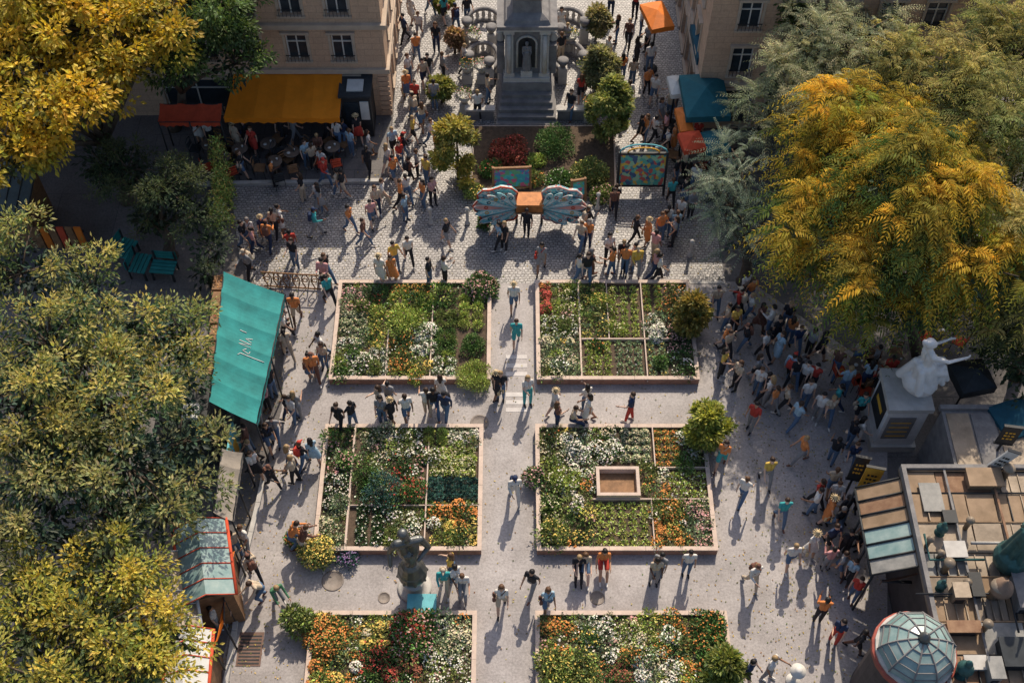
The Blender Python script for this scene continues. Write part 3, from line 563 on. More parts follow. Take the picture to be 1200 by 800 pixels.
b=B(); ws=[(1+i*1.6,1.75+i*1.6,2.7,4.0) for i in range(6)]+[(1+i*1.6,2.1+i*1.6,.2,2.0) for i in range(6)]+[(1+i*1.6,1.75+i*1.6,4.8,6) for i in range(6)]
facade(b,(xr,yr+11,0),(0,-1,0),11,-.02,6.6,ws,FAC); facade(b,(xr,yr,0),(1,0,0),11,-.02,6.6,ws,FAC)
b.box(xr-.2,yr-.2,6.6,xr+11,yr+11,6.85,STONE); b.box(xr-.12,yr,2.2,xr-.001,yr+11,2.4,STONE); b.box(xr-.12,yr-.12,2.2,xr+11,yr-.001,2.4,STONE)
b.add([(xr+11,yr,0),(xr+11,yr+11,0),(xr+11,yr+11,6.6),(xr+11,yr,6.6),(xr,yr+11,0),(xr,yr+11,6.6)],[(0,1,2,3),(1,4,5,2)],FAC)
b.build('corner_shop_building')
b=B(); yb=G(1100,-5)[1]; facade(b,(12.5,yb,0),(1,0,0),18,-.02,5,[(1+i*1.5,1.8+i*1.5,1.2,2.6) for i in range(11)]+[(1+i*1.5,1.8+i*1.5,3.2,4.4) for i in range(11)],mat('brown_brick',(.16,.09,.06),.9,.3,6))
b.box(12.5,yb-.15,5,30.5,yb+7,5.2,STONE); b.box(12.5,yb+.2,0,30.5,yb+7,4.99,FAC); b.build('brick_terrace_building')
def canopy(name,u,v,z,w,d,m,rot=0,valance=.22,rise=.45):
    c=G(u,v,z); b=B(); M=Matrix.Translation(Vector(c))@Matrix.Rotation(rot,4,'Z')
    K=[(-w/2,-d/2,0),(w/2,-d/2,0),(w/2,d/2,0),(-w/2,d/2,0)]; ap=(0,0,rise)
    V=[tuple(M@Vector(k)) for k in K]+[tuple(M@Vector(ap))]+[tuple(M@Vector((k[0],k[1],-valance))) for k in K]
    mids=[tuple(M@Vector(((K[i][0]+K[(i+1)%4][0])/2,(K[i][1]+K[(i+1)%4][1])/2,.03))) for i in range(4)]
    V+=mids
    b.add(V,[(0,9,4),(9,1,4),(1,10,4),(10,2,4),(2,11,4),(11,3,4),(3,12,4),(12,0,4),(0,5,6,1,9),(1,6,7,2,10),(2,7,8,3,11),(3,8,5,0,12)],m)
    b.tube([(c[0],c[1],0),(c[0],c[1],z+rise-.02)],.035,IRON,8); b.lathe((c[0],c[1],0),[(.28,0),(.28,.07),(.05,.1)],IRON,12)
    for k in K: b.tube([(c[0],c[1],z+rise-.05),tuple(M@Vector((k[0],k[1],-.01)))],.012,IRON,5)
    b.build(name)
TD=mat('teal_dark_canvas',(.015,.11,.14),.8,.2)
canopy('market_parasol',835,48,2.7,1.4,1.9,NAVYC,.05,.3,.6); canopy('market_parasol',826,112,2.4,1.6,2.2,TD,.04,.25,.4)
canopy('market_parasol',770,18,2.7,.9,1.5,ORANGEP,.25,.2,.25); canopy('market_parasol',811,165,2.1,.8,.9,REDC,.2,.2,.25)
canopy('market_parasol',838,165,2.0,.9,1.0,TD,.2,.2,.25); canopy('market_parasol',802,140,2.0,.5,1.2,ORANGEP,.1,.2,.2)
canopy('market_parasol',792,100,2.0,.5,1.0,WHITEC,.1,.2,.2)
# ---------------------------------------------------------------- monument
mx=.55; yb=G(617,150)[1]; b=B()
for i in range(5): b.box(mx-1.15+.05*i,yb+.22*i,-.02 if i==0 else .17*i,mx+1.15-.05*i,yb+2.9-.05*i,.17*(i+1),STONED)
y0=yb+1.15; b.box(mx-.95,y0-.05,.85,mx+.95,y0+1.7,1.25,STONED); b.box(mx-.88,y0,1.25,mx+.88,y0+1.6,1.45,STONEL)
b.box(mx-.78,y0+.3,1.45,mx+.78,y0+1.5,3.7,STONED)
for sx in (-1,1):
    b.box(mx+sx*.66-.16,y0+.1,1.45,mx+sx*.66+.16,y0+.298,3.7,STONEL); b.box(mx+sx*.66-.2,y0+.06,1.45,mx+sx*.66+.2,y0+.1,1.65,STONEL)
    b.box(mx+sx*.66-.2,y0+.05,3.5,mx+sx*.66+.2,y0+.098,3.7,STONEL); b.tube([(mx+sx*.66,y0+.05,1.7),(mx+sx*.66,y0+.05,3.48)],.09,STONEL,10)
    b.box(mx+sx*.98-.14,y0+.5,1.25,mx+sx*.98+.14,y0+1.2,2.6,STONED); b.lathe((mx+sx*.98,y0+.85,2.6),[(.13,0),(.2,.12),(.1,.3),(.16,.4),(.02,.5)],STONEL,12)
arch=[(mx+.36*math.cos(a),0,2.9+.36*math.sin(a)) for a in np.linspace(0,math.pi,13)]
ring=[(mx+.36,0,1.75)]+arch+[(mx-.36,0,1.75)]
b.tube([(q[0],y0+.27,q[2]) for q in ring],.05,STONEL,6)
b.add([(q[0],y0+.285,q[2]) for q in ring],[tuple(range(len(ring)))],IRON)
b.box(mx-1.0,y0-.02,3.7,mx+1.0,y0+1.75,3.85,STONEL); b.box(mx-1.1,y0-.12,3.85,mx+1.1,y0+1.85,4.0,STONED)
b.lathe((mx,y0+.85,4.0),[(1.2,0),(1.1,.15),(.75,.3),(.7,.8),(.8,.9),(.3,1.1)],STONED,4,False,math.pi/4)
b.box(mx-.22,y0+.06,1.45,mx+.22,y0+.28,1.75,STONEL)
b.build('stone_monument')
def baluster(b,x,y,m=STONEL,z=0): b.lathe((x,y,z),[(.09,0),(.09,.06),(.05,.1),(.085,.28),(.05,.45),(.08,.52),(.08,.56)],m,10)
b=B()
for sx in (-1,1):
  for (oy,ra,rb_) in ((3.3,.62,.85),(5.3,.75,.9)):
    pts=[]
    for k in range(15):
        a=-.5+k*.34; pts.append((mx+sx*(1.7+ra*math.cos(a)),yb+oy+rb_*math.sin(a)))
    for i,(x,y) in enumerate(pts): baluster(b,x,y)
    b.tube([(x,y,.6) for x,y in pts],.09,STONED,8); b.tube([(x,y,.03) for x,y in pts],.11,STONED,8)
    for (x,y) in (pts[0],pts[-1]): b.box(x-.17,y-.17,0,x+.17,y+.17,.8,STONEL); b.lathe((x,y,.8),[(.08,0),(.2,.2),(.22,.34),(.05,.36)],STONED,12)
  b.box(mx+sx*1.75-.55,yb+.4,-.02,mx+sx*1.75+.5,yb+.6,.5,STONED); b.box(mx+sx*1.75-.6,yb+.36,.5,mx+sx*1.75+.55,yb+.64,.58,STONEL)
b.build('stone_balustrade')
for (u,v) in [(545,130),(548,95),(683,95),(690,140),(556,60),(565,95),(668,60)]:
    c=G(u,v); b=B(); b.box(c[0]-.2,c[1]-.2,-.02,c[0]+.2,c[1]+.2,.45,STONEL); b.lathe((c[0],c[1],.45),[(.1,0),(.24,.25),(.28,.4),(.24,.4),(.2,.36)],STONEL,14)
    mound(b,c[0],c[1],.8,.28,.35,COL['G3'],COL[rnd.choice('YOPR')],.15,160,.09); b.build('stone_planter_urn')
# ---------------------------------------------------------------- winged sculpture
c=G(620,262); b=B(); wy=c[1]
half=[(.42,.55),(.50,1.25),(.42,1.75),(.62,2.0),(1.0,2.12),(1.35,1.98),(1.62,2.0),(1.82,1.78),(1.80,1.5),(1.98,1.25),(1.92,.98),(1.7,.85),(1.75,.62),(1.6,.4),(1.35,.38),(1.22,.22),(.95,.2),(.78,.34),(.55,.36)]
for sx in (-1,1):
    n=len(half); fr=[(c[0]+sx*x,wy-.05-x*.10,z) for x,z in half]; bk=[(x,y+.09,z) for x,y,z in fr]
    cen=(c[0]+sx*1.1,wy-.2,1.2); cenb=(cen[0],cen[1]+.15,cen[2])
    b.add(fr+bk+[cen,cenb],[(i,(i+1)%n,2*n) for i in range(n)]+[((i+1)%n+n,i+n,2*n+1) for i in range(n)]+[(i,i+n,(i+1)%n+n,(i+1)%n) for i in range(n)],WINGM)
    b.tube([(x,y-.02,z) for x,y,z in fr]+[(fr[0][0],fr[0][1]-.02,fr[0][2])],.03,REDC if sx<0 else PINKP,6)
    for k,(an,ln,wd) in enumerate([(-.62,1.15,.17),(-.36,1.45,.19),(-.1,1.5,.19),(.16,1.55,.19),(.42,1.52,.19),(.68,1.35,.18),(.95,1.2,.17),(1.25,1.0,.16)]):
        base=A(c[0]+sx*.42,wy-.16,1.1-.1*(k<2)); dx=A(sx*math.cos(an),-.10,math.sin(an)); pn=A(-math.sin(an)*sx,0,math.cos(an))
        yy=-.05-.013*k
        outl=[]
        for t,w in ((.1,.2),(.3,.55),(.55,.85),(.78,1),(.92,.7),(1,0),(.92,-.7),(.78,-1),(.55,-.85),(.3,-.55),(.1,-.2)):
            outl.append(base+dx*ln*t+pn*wd*.72*w+A(0,yy,0))
        ol=[tuple(q) for q in outl]; m_=len(ol); bk_=[(q[0],q[1]+.02,q[2]) for q in ol]
        b.add(ol+bk_,[tuple(range(m_)),tuple(range(2*m_-1,m_-1,-1))]+[(i,i+m_,(i+1)%m_+m_,(i+1)%m_) for i in range(m_)],[WINGP,WINGM,WINGP,PINKP,WINGP,WINGM,WINGP,WINGP][k])
        b.tube([(q[0],q[1]-.012,q[2]) for q in ol]+[(ol[0][0],ol[0][1]-.012,ol[0][2])],.014,WHITEC if k%2 else CYANP,5)
        q=base+dx*ln*.72+A(0,yy-.02,0); b.tube([(q[0]+.06*math.cos(a),q[1],q[2]+.06*math.sin(a)) for a in np.linspace(0,6.283,9)],.014,[REDC,NAVYC,YELLOWP][k%3],5)
    b.tube([(c[0]+sx*1.2,wy+.02,0),(c[0]+sx*1.2,wy,1.6)],.04,IRON,6); b.tube([(c[0]+sx*.45,wy+.02,0),(c[0]+sx*.45,wy,1.2)],.05,IRON,6)
b.box(c[0]-.46,wy-.34,1.0,c[0]+.46,wy+.2,1.36,ORWOOD); b.box(c[0]-.5,wy-.38,1.36,c[0]+.5,wy+.24,1.41,ORWOOD); b.box(c[0]-.5,wy-.36,.92,c[0]+.5,wy+.2,.999,WOOD)
b.build('butterfly_wing_sculpture')
def board(name,u,v,w,h,m,rot=0,z0=.5,frame=WOOD,arch=False):
    c=G(u,v); b=B(); M=Matrix.Translation(Vector(c))@Matrix.Rotation(rot,4,'Z')@Matrix.Rotation(math.radians(-12),4,'X')
    b.box(-w/2,-.03,z0,w/2,.03,z0+h,m,M)
    for x in (-w/2,w/2): b.box(x-.04,-.06,-.02,x+.04,.06,z0+h+.1,frame,M)
    b.box(-w/2+.04,-.05,z0+h,w/2-.04,.05,z0+h+.08,frame,M); b.box(-w/2+.04,-.05,z0-.07,w/2-.04,.05,z0-.001,frame,M)
    if arch: b.tube([tuple(M@Vector((w/2*math.cos(a),0,z0+h+.08+.35*math.sin(a)))) for a in np.linspace(0,math.pi,9)],.03,CYANP,6); b.tube([tuple(M@Vector((w/3*math.cos(a),0,z0+h+.08+.2*math.sin(a)))) for a in np.linspace(0,math.pi,9)],.03,YELLOWP,6)
    b.build(name)
board('mural_board',750,228,1.7,1.3,MURALM,0,.45,IRON,True); board('poster_board',600,226,1.35,.75,POSTM,.05,.3)
board('poster_board',678,236,.5,.6,POSTM,.2,.3)
# ---------------------------------------------------------------- left stalls
tl=G(262,318,2.9);tr=G(333,345,2.3);br_=G(300,496,2.3);bl=G(245,470,2.9)
b,n=awning('teal_market_awning',bl,tl,tr,br_,TEALC,6,.25)
c=[A(*p) for p in (bl,tl,tr,br_)]
def onaw(s,t): return c[0]*(1-s)*(1-t)+c[1]*s*(1-t)+c[2]*s*t+c[3]*(1-s)*t+A(0,0,-.005-.05*abs(math.sin(s*math.pi*6))-.06*math.sin(t*math.pi)+.012)
def stroke(pts):
    P=[]
    for (a,b2) in zip(pts[:-1],pts[1:]):
        for k in range(4): P.append((a[0]+(b2[0]-a[0])*k/4,a[1]+(b2[1]-a[1])*k/4))
    P.append(pts[-1]); b.tube([tuple(onaw(s,t)) for s,t in P],.014,WHITEC,4)
s0=.40
for gl in ([(0,.9),(0,.45),(.02,.4)],[(0,.55),(.02,.48),(.03,.6),(.01,.62)],[(0,.4),(0,.62),(.028,.4),(.028,.62)],[(0,.62),(.014,.5),(.03,.62)],[(.014,.5),(.014,.38)]):
    stroke([(s0+.045-a*1.0,t) for a,t in gl]) ; s0+=.045
b.build(n)
def crate(b,x,y,z,m,fm,w=.5,d=.35,h=.22):
    b.box(x-w/2,y-d/2,z,x+w/2,y+d/2,z+h,m)
    mound(b,x,y,z+h-.05,w*.42,.14,fm,None,0,60,.07)
b=B()
for i in range(6):
    t=i/6; p=A(*G(268,350))*(1-t)+A(*G(262,470))*t
    b.box(p[0]-.4,p[1]-.35,-.02,p[0]+.4,p[1]+.35,.8,WOOD); crate(b,p[0],p[1],.8,WOOD,COL[['O','G4','R','Y','G2','P'][i]],.7,.6,.12)
b.build('market_stall_counter')
c=G(262,545); b=B(); b.box(c[0]-1.6,c[1]+.0,-.02,c[0]+.3,c[1]+2.0,1.9,DARKC); b.slab([(c[0]-1.7,c[1]-.1,2.05),(c[0]+.4,c[1]-.1,1.95),(c[0]+.4,c[1]+2.1,1.95),(c[0]-1.7,c[1]+2.1,2.05)],.08,IRON)
b.box(c[0]-.9,c[1]+.4,2.06,c[0]-.4,c[1]+.9,2.2,WHITEC); b.box(c[0]+.301,c[1]+.3,.9,c[0]+.34,c[1]+1.7,1.7,GLASS); b.tube([(c[0]-1.2,c[1]+1.5,2),(c[0]-1.2,c[1]+1.5,2.5)],.08,IRON,10)
b.build('food_kiosk')
b,n=awning('beige_market_awning',G(250,600,2.4),G(260,525,2.4),G(284,530,2.1),G(272,610,2.1),mat('beige_canvas',(.24,.21,.18),.8,.25),4,.2); b.build(n)
c=G(281,560); b=B(); b.box(c[0]-.03,c[1]-.9,.5,c[0]+.03,c[1]+.9,1.9,CYANP); 
for i in range(3): b.box(c[0]+.031,c[1]-.7+i*.5,.7,c[0]+.04,c[1]-.35+i*.5,1.5,[WHITEC,REDC,YELLOWP][i])
for yy in (-.9,.9): b.tube([(c[0],c[1]+yy,0),(c[0],c[1]+yy,2)],.03,IRON,6)
b.build('cyan_banner')
def gable(name,p0,p1,w,z,rise,m,trim,wallm):
    a=Vector(p0);c=Vector(p1);a.z=c.z=0;d=(c-a).normalized();n=Vector((-d.y,d.x,0)); b=B()
    R0=a+Vector((0,0,z+rise));R1=c+Vector((0,0,z+rise))
    for s in (-1,1):
        e0=a+n*w/2*s+Vector((0,0,z));e1=c+n*w/2*s+Vector((0,0,z))
        b.slab([e0,e1,R1,R0],.04,m)
        k=max(2,int((c-a).length/.4))
        for i in range(k+1):
            t=i/k; b.tube([tuple(e0.lerp(e1,t)+Vector((0,0,.01))),tuple(R0.lerp(R1,t)+Vector((0,0,.01)))],.018,trim,5)
        b.tube([tuple(e0),tuple(e1)],.05,trim,6)
    ins=.12; q=[a+n*(w/2-ins)+d*ins,c+n*(w/2-ins)-d*ins,c-n*(w/2-ins)-d*ins,a-n*(w/2-ins)+d*ins]
    b.prism([q[3],q[2],q[1],q[0]],-.02,z-.05,wallm)
    return b,name
b,n=gable('teal_roof_stall',G(243,700,2.3),G(232,610,2.3),1.5,2.1,.4,GLASST,REDC,WOOD); b.build(n)
b,n=gable('grey_roof_stall',G(200,745,2.2),G(185,650,2.2),1.6,2.0,.4,ZINC,WHITEC,DARKC); b.build(n)
b,n=gable('white_roof_stall',G(212,840,2.2),G(222,735,2.2),1.2,2.0,.35,WHITEC,REDC,WOOD); b.build(n)
b,n=awning('orange_stall_awning',G(262,730,1.9),G(262,650,1.9),G(275,645,1.7),G(250,760,1.7),ORANGEP,3,.15); b.build(n)
c=G(20,290); b=B(); b.box(c[0]-2,c[1],-.02,c[0]+.8,c[1]+2,2,WOOD); b.slab([(c[0]-2.2,c[1]-.3,2.1),(c[0]+1.1,c[1]-.3,2.1),(c[0]+1.1,c[1]+2.2,2.5),(c[0]-2.2,c[1]+2.2,2.5)],.08,mat('dark_slate',(.04,.065,.07),.5,.3))
for i in range(9): x=c[0]-2.1+i*.4; b.tube([(x,c[1]-.3,2.12),(x,c[1]+2.2,2.52)],.02,IRON,5)
b.build('wooden_kiosk')
c=G(70,290); b=B()
for i in range(6): x=c[0]-.7+i*.3; b.box(x,c[1]-.03,-.02,x+.24,c[1]+.03,1.1,[WOOD,ORANGEP,WOOD,REDC,WOOD,ORANGEP][i])
b.box(c[0]-.75,c[1]+.032,.8,c[0]+1.1,c[1]+.07,.9,IRON); b.build('wooden_fence')
for (u,v,r) in [(150,300,1.2),(168,318,1.4),(195,322,-.1)]:
    c=G(u,v); b=B(); Mx=Matrix.Translation(Vector(c))@Matrix.Rotation(r,4,'Z')
    for i in range(4): b.box(-.42,-.3+i*.15,.44,.42,-.18+i*.15,.48,TEALC,Mx)
    for i in range(3): b.box(-.42,.32,.52+i*.13,.42,.35,.62+i*.13,TEALC,Mx)
    for x in (-.36,.36):
        b.box(x-.03,-.28,-.02,x+.03,-.22,.44,IRON,Mx); b.box(x-.03,.28,-.02,x+.03,.319,.9,IRON,Mx)
    b.build('teal_bench')
c=G(190,275); b=B()
for i in range(10): b.tube([(c[0]-.8+i*.18,c[1],0),(c[0]-.8+i*.18,c[1],1.0)],.012,IRON,5)
b.tube([(c[0]-.85,c[1],1.0),(c[0]+.87,c[1],1.0)],.02,IRON,6); b.tube([(c[0]-.85,c[1],.15),(c[0]+.87,c[1],.15)],.02,IRON,6); b.build('iron_railing')
def chair_mesh(m,name):
    b=B(); b.box(-.2,-.2,.43,.2,.2,.46,m)
    for x in (-.18,.18):
        b.tube([(x,-.18,0),(x,-.17,.43)],.014,IRON,5); b.tube([(x,.2,0),(x,.18,.45),(x*.95,.23,.86)],.014,IRON,5)
    b.tube([(-.17,.23,.86),(0,.25,.9),(.17,.23,.86)],.016,m,6)
    for z in (.56,.68): b.box(-.16,.2,z,.16,.22,z+.07,m)
    o=b.build(name,origin=(0,0,0)); me=o.data; bpy.data.objects.remove(o); return me
def table_mesh():
    b=B(); b.lathe((0,0,0),[(.22,0),(.22,.03),(.03,.05),(.03,.71),(.30,.72),(.30,.745),(.28,.75)],mat('table_top',(.13,.10,.08),.4,.2),18)
    b.lathe((.1,.05,.75),[(.03,0),(.04,.08),(.03,.085)],WHITEC,8); b.lathe((-.1,-.08,.75),[(.05,0),(.07,.015),(.02,.016)],WHITEC,10)
    o=b.build('t',origin=(0,0,0)); me=o.data; bpy.data.objects.remove(o); return me
CH=[chair_mesh(WOOD,'c1'),chair_mesh(REDC,'c2'),chair_mesh(DARKC,'c3')]; TB=table_mesh()
for (u,v) in [(250,185),(285,190),(318,184),(345,194),(372,184),(392,188),(265,200),(805,195),(832,205),(850,185),(1020,450),(1045,438),(1030,475),(1000,440),(1100,400),(325,205)]:
    g=G(u,v); link('cafe_table',TB,g)
    for k in range(3):
        a=k*2.1+rnd.random(); link('cafe_chair',rnd.choice(CH),(g[0]+.58*math.sin(a),g[1]+.58*math.cos(a),0),-a+rnd.uniform(-.2,.2))
b=B()
for i in range(6):
    g=G(316+i*11,336+i*.6)
    for s in (-1,1):
        pts=[(g[0]+s*(.04+.09*math.sin(t*3.1)),g[1]+.02,.05+t*.75+.05*math.sin(t*6)) for t in np.linspace(0,1,9)]
        b.tube(pts,.022,WOOD,6)
    b.tube([(g[0]+.08*math.cos(a),g[1]-.01,.5+.1*math.sin(a)) for a in np.linspace(0,6.28,11)],.02,WOOD,5)
g0=G(310,336);g1=G(377,340); b.tube([(g0[0],g0[1],.82),(g1[0],g1[1],.82)],.03,WOOD,6); b.tube([(g0[0],g0[1],.06),(g1[0],g1[1],.06)],.03,WOOD,6)
b.build('ornate_wooden_railing')
# ---------------------------------------------------------------- right pavilion roof
H=3.0; x0=G(1056,560,H)[0]; yt=G(1100,548,H)[1]; yb_=-15.0; x1=21.0
WALLD=mat('dark_shopfront',(.06,.05,.05),.7,.3)
b=B(); b.box(x0+.05,yb_,-.02,x1,yt-.05,H-.12,WALLD)
b.box(x0,yb_-.1,H-.12,x1+.1,yt,H,ZINC)
PM=[ZINC,ZINC,BROWNP,GREYP,RUSTP,BROWNP]
y=yt-.15; r_=0
while y>yb_+.8:
    hgt=rnd.choice([.55,.7,.9]); x=x0+.14
    while x<x1-.8:
        wd=rnd.choice([.8,1.1,1.5]); tz=rnd.uniform(.02,.09)
        b.hexa([(x+.02,y-hgt+.03,H+.003),(x+wd-.02,y-hgt+.03,H+.003),(x+wd-.02,y-.03,H+.003),(x+.02,y-.03,H+.003),(x+.02,y-hgt+.03,H+.02),(x+wd-.02,y-hgt+.03,H+.02),(x+wd-.02,y-.03,H+.02+tz),(x+.02,y-.03,H+.02+tz)],rnd.choice(PM))
        if rnd.random()<.5:
            for k in range(1,4): b.box(x+wd*k/4-.012,y-hgt+.05,H+.02,x+wd*k/4+.012,y-.05,H+.05+tz,IRON if rnd.random()<.3 else ZINC)
        x+=wd
    b.tube([(x0+.12,y,H+.1),(x1,y,H+.1)],.025,IRON if r_%2 else BROWNP,6)
    y-=hgt; r_+=1
for i in range(7):
    x=x0+1.2+i*1.3; b.box(x-.03,yb_,H+.13,x+.03,yt-.02,H+.17,RUSTP if i%2 else STONED)
b.box(x0,yt-.12,H+.001,x1,yt,H+.22,STONED); b.box(x0,yb_,H+.001,x0+.12,yt-.12,H+.22,STONED)
b.build('zinc_roof_pavilion')
b=B(); xa=x0-.02; xb=x0-1.15; ya=G(1030,565,2.7)[1]; yc=G(1030,668,2.7)[1]; n=6
for i in range(n):
    q0=ya+(yc-ya)*i/n; q1=ya+(yc-ya)*(i+1)/n
    b.slab([(xb,q1+.03,2.35),(xa,q1+.03,2.95),(xa,q0-.03,2.95),(xb,q0-.03,2.35)],.03,[BROWNP,RUSTP,BROWNP,GLASST,GLASST,GREYP][i])
    b.tube([(xb,q0,2.38),(xa,q0,2.98)],.03,IRON,6)
b.tube([(xb,yc,2.38),(xa,yc,2.98)],.03,IRON,6); b.tube([(xb,ya,2.36),(xb,yc,2.36)],.04,IRON,6)
for i in range(4): y=ya+(yc-ya)*i/3; b.tube([(xb+.05,y,0),(xb+.05,y,2.33)],.04,IRON,6)
b.build('glazed_lean_to')
b,n=awning('brown_shop_awning',(xa,-9.6,2.8),(xa,yc-.1,2.8),(xb+.3,yc-.1,2.3),(xb+.3,-9.6,2.3),mat('brown_canvas',(.14,.08,.055),.8,.3),4,.25,posts=False); 
for y in (-9.6,yc-.1): b.tube([(xa,y,2.2),(xb+.3,y,2.28)],.025,IRON,6)
b.build(n)
dc=G(1072,762,H+.2); b=B(); R=.98; ns=10
b.lathe((dc[0],dc[1],-.02),[(R-.05,0),(R-.05,H+.03)],WALLD,ns*2,False)
b.lathe((dc[0],dc[1],H+.01),[(R+.10,0),(R+.10,.16),(R+.02,.2)],mat('oxide_red_trim',(.30,.07,.05),.6,.3),ns*2,False); b.lathe((dc[0],dc[1],H+.21),[(R+.04,0),(R+.04,.08),(R-.05,.1)],STONEL,ns*2,False)
prof=[(R*math.cos(t),.31+R*.75*math.sin(t)) for t in np.linspace(0,1.45,6)]
b.lathe((dc[0],dc[1],H),prof,GLASST,ns,False)
for k in range(ns):
    a=2*math.pi*k/ns; b.tube([(dc[0]+r*1.01*math.cos(a),dc[1]+r*1.01*math.sin(a),H+z+.01) for r,z in prof],.024,STONED,5)
for r,z in prof[1:-1]: b.tube([(dc[0]+r*1.005*math.cos(2*math.pi*k/ns),dc[1]+r*1.005*math.sin(2*math.pi*k/ns),H+z+.01) for k in range(ns+1)],.018,STONED,5)
b.lathe((dc[0],dc[1],H+prof[-1][1]),[(.16,0),(.14,.12),(.03,.3)],BRONZE,10); b.build('glass_dome_skylight')
def rp(u,v): return G(u,v,H)
b=B()
for (u,v,w,d,h,m) in [(1115,650,.5,.4,.35,STONEL),(1150,565,.9,.5,.3,BROWNP),(1120,700,.35,.35,.5,ZINC),(1185,770,.7,.7,.4,DARKC),(1140,780,.5,.3,.25,STONEL),(1110,610,.3,.3,.25,IRON),(1195,700,.5,.9,.5,STONED),(1090,585,.5,.8,.12,GREYP),(1125,740,.8,.25,.35,RUSTP),(1160,790,.3,.5,.5,GREYP),(1140,690,.25,.6,.3,IRON)]:
    c=rp(u,v); b.box(c[0]-w/2,c[1]-d/2,H+.0+.02,c[0]+w/2,c[1]+d/2,H+h,m); b.box(c[0]-w/2-.04,c[1]-d/2-.04,H+h,c[0]+w/2+.04,c[1]+d/2+.04,H+h+.04,m)
    if h>.3:
        for k in range(4): b.box(c[0]-w/2+.05,c[1]-d/2-.012,H+.06+k*.06,c[0]+w/2-.05,c[1]-d/2-.001,H+.085+k*.06,IRON)
for (u,v,r,h) in [(1105,670,.09,.55),(1128,690,.07,.4),(1160,700,.13,.7),(1098,655,.06,.35),(1175,560,.1,.5),(1150,740,.08,.5),(1085,640,.06,.4),(1130,620,.07,.5)]:
    c=rp(u,v); b.lathe((c[0],c[1],H),[(r,0),(r,h),(r*1.7,h+.03),(r*1.7,h+.08),(.02,h+.16)],ZINC,12)
c=rp(1135,640);d=rp(1195,690); b.tube([(c[0],c[1],H+.22),(d[0],c[1],H+.22),(d[0],d[1],H+.22)],.05,STONEL,8)
c=rp(1080,630);d=rp(1150,660); b.tube([(c[0],c[1],H+.25),(c[0],d[1],H+.25),(d[0],d[1],H+.25)],.035,PATINA,8)
c=rp(1070,700);d=rp(1190,745); b.tube([(c[0],c[1],H+.25),(d[0],c[1],H+.28),(d[0],d[1],H+.25)],.03,IRON,8)
b.build('rooftop_ventilation_units')
for (u,v,s) in [(1100,625,.8),(1125,790,1.1),(1100,690,.7),(1195,655,1)]:
    c=rp(u,v); b=B(); b.lathe((c[0],c[1],H),[(.16*s,0),(.18*s,.08*s),(.07*s,.16*s),(.16*s,.3*s),(.2*s,.42*s),(.1*s,.55*s),(.05*s,.62*s),(.09*s,.7*s),(.02*s,.85*s)],PATINA,14); b.build('roof_finial')
c=rp(1165,700); b=B(); b.lathe((c[0],c[1],H),[(.12,0),(.12,.3),(.24,.42),(.3,.60),(.24,.8),(.12,.9),(.06,1.0),(.02,1.1)],mat('copper_ball',(.22,.15,.11),.5,.3),16); b.build('copper_urn')
def sign(name,u,v,z,w,h,m,m2,rz,tilt=0,t=.06,lines=3):
    c=G(u,v,z); b=B(); Mx=Matrix.Translation(Vector(c))@Matrix.Rotation(rz,4,'Z')@Matrix.Rotation(tilt,4,'Y')
    b.box(-w/2,-t,0,w/2,0,h,m,Mx)
    for i in range(lines): 
        zz=h*(.3+i*.17)
        for k in range(3): b.box(-w*.3+w*.21*k,-t-.012,zz,-w*.3+w*.21*k+w*(.12+.04*((i+k)%2)),-t-.002,zz+h*.07,m2,Mx)
    b.box(-w/2-.03,-t-.015,-.03,w/2+.03,.01,-.001,IRON,Mx); b.box(-w/2-.03,-t-.015,h+.001,w/2+.03,.01,h+.03,IRON,Mx)
    p0=Mx@Vector((0,.04,0)); b.tube([(p0.x,p0.y,0),tuple(Mx@Vector((0,.04,h*.6)))],.04,IRON,6)
    b.build(name)
sign('yellow_shop_sign',1014,572,1.4,.5,1.3,YELLOWP,IRON,math.radians(-12)); sign('black_shop_sign',1000,560,1.4,.4,1.3,IRON,YELLOWP,math.radians(-12))
sign('black_shop_sign',1176,518,3.05,.5,.9,IRON,YELLOWP,math.radians(-8)); sign('white_shop_sign',1160,548,3.05,.35,1.1,WHITEC,IRON,math.radians(-10),.3); 
ax=G(1110,530,2.2)[0]
b=B(); b.box(ax,yt+.02,-.02,21,yt+2.2,2.5,STONED)
for i in range(14):
    x=ax+.1+i*.72; b.box(x,yt+.1,2.5,x+.66,yt+2.1,2.53+rnd.uniform(0,.04),rnd.choice([BROWNP,GREYP,ZINC,STONED]))
b.box(ax-.05,yt+2.2,2.45,21,yt+2.35,2.62,STONED); b.build('stone_annex')
canopy('market_parasol',1190,490,2.6,1.2,1.2,NAVYC,.3,.3,.4); canopy('market_parasol',1140,440,2.4,1.1,1.1,DARKC,.2,.3,.4)
c=G(929,797); b=B(); b.lathe((c[0],c[1],0),[(.2,0),(.2,.05),(.07,.08),(.06,.65),(.14,.7),(.22,.74),(.22,.79),(.12,.84),(.1,.9),(.03,.92)],FRAMEW,20); b.build('bollard_lamp')
for (u,v) in [(700,245),(548,262),(690,262),(505,262),(808,300)]:
    c=G(u,v); b=B(); b.lathe((c[0],c[1],0),[(.1,0),(.1,.1),(.055,.14),(.055,.72),(.08,.75),(.08,.82),(.03,.88)],STONEL,12); b.build('stone_bollard')
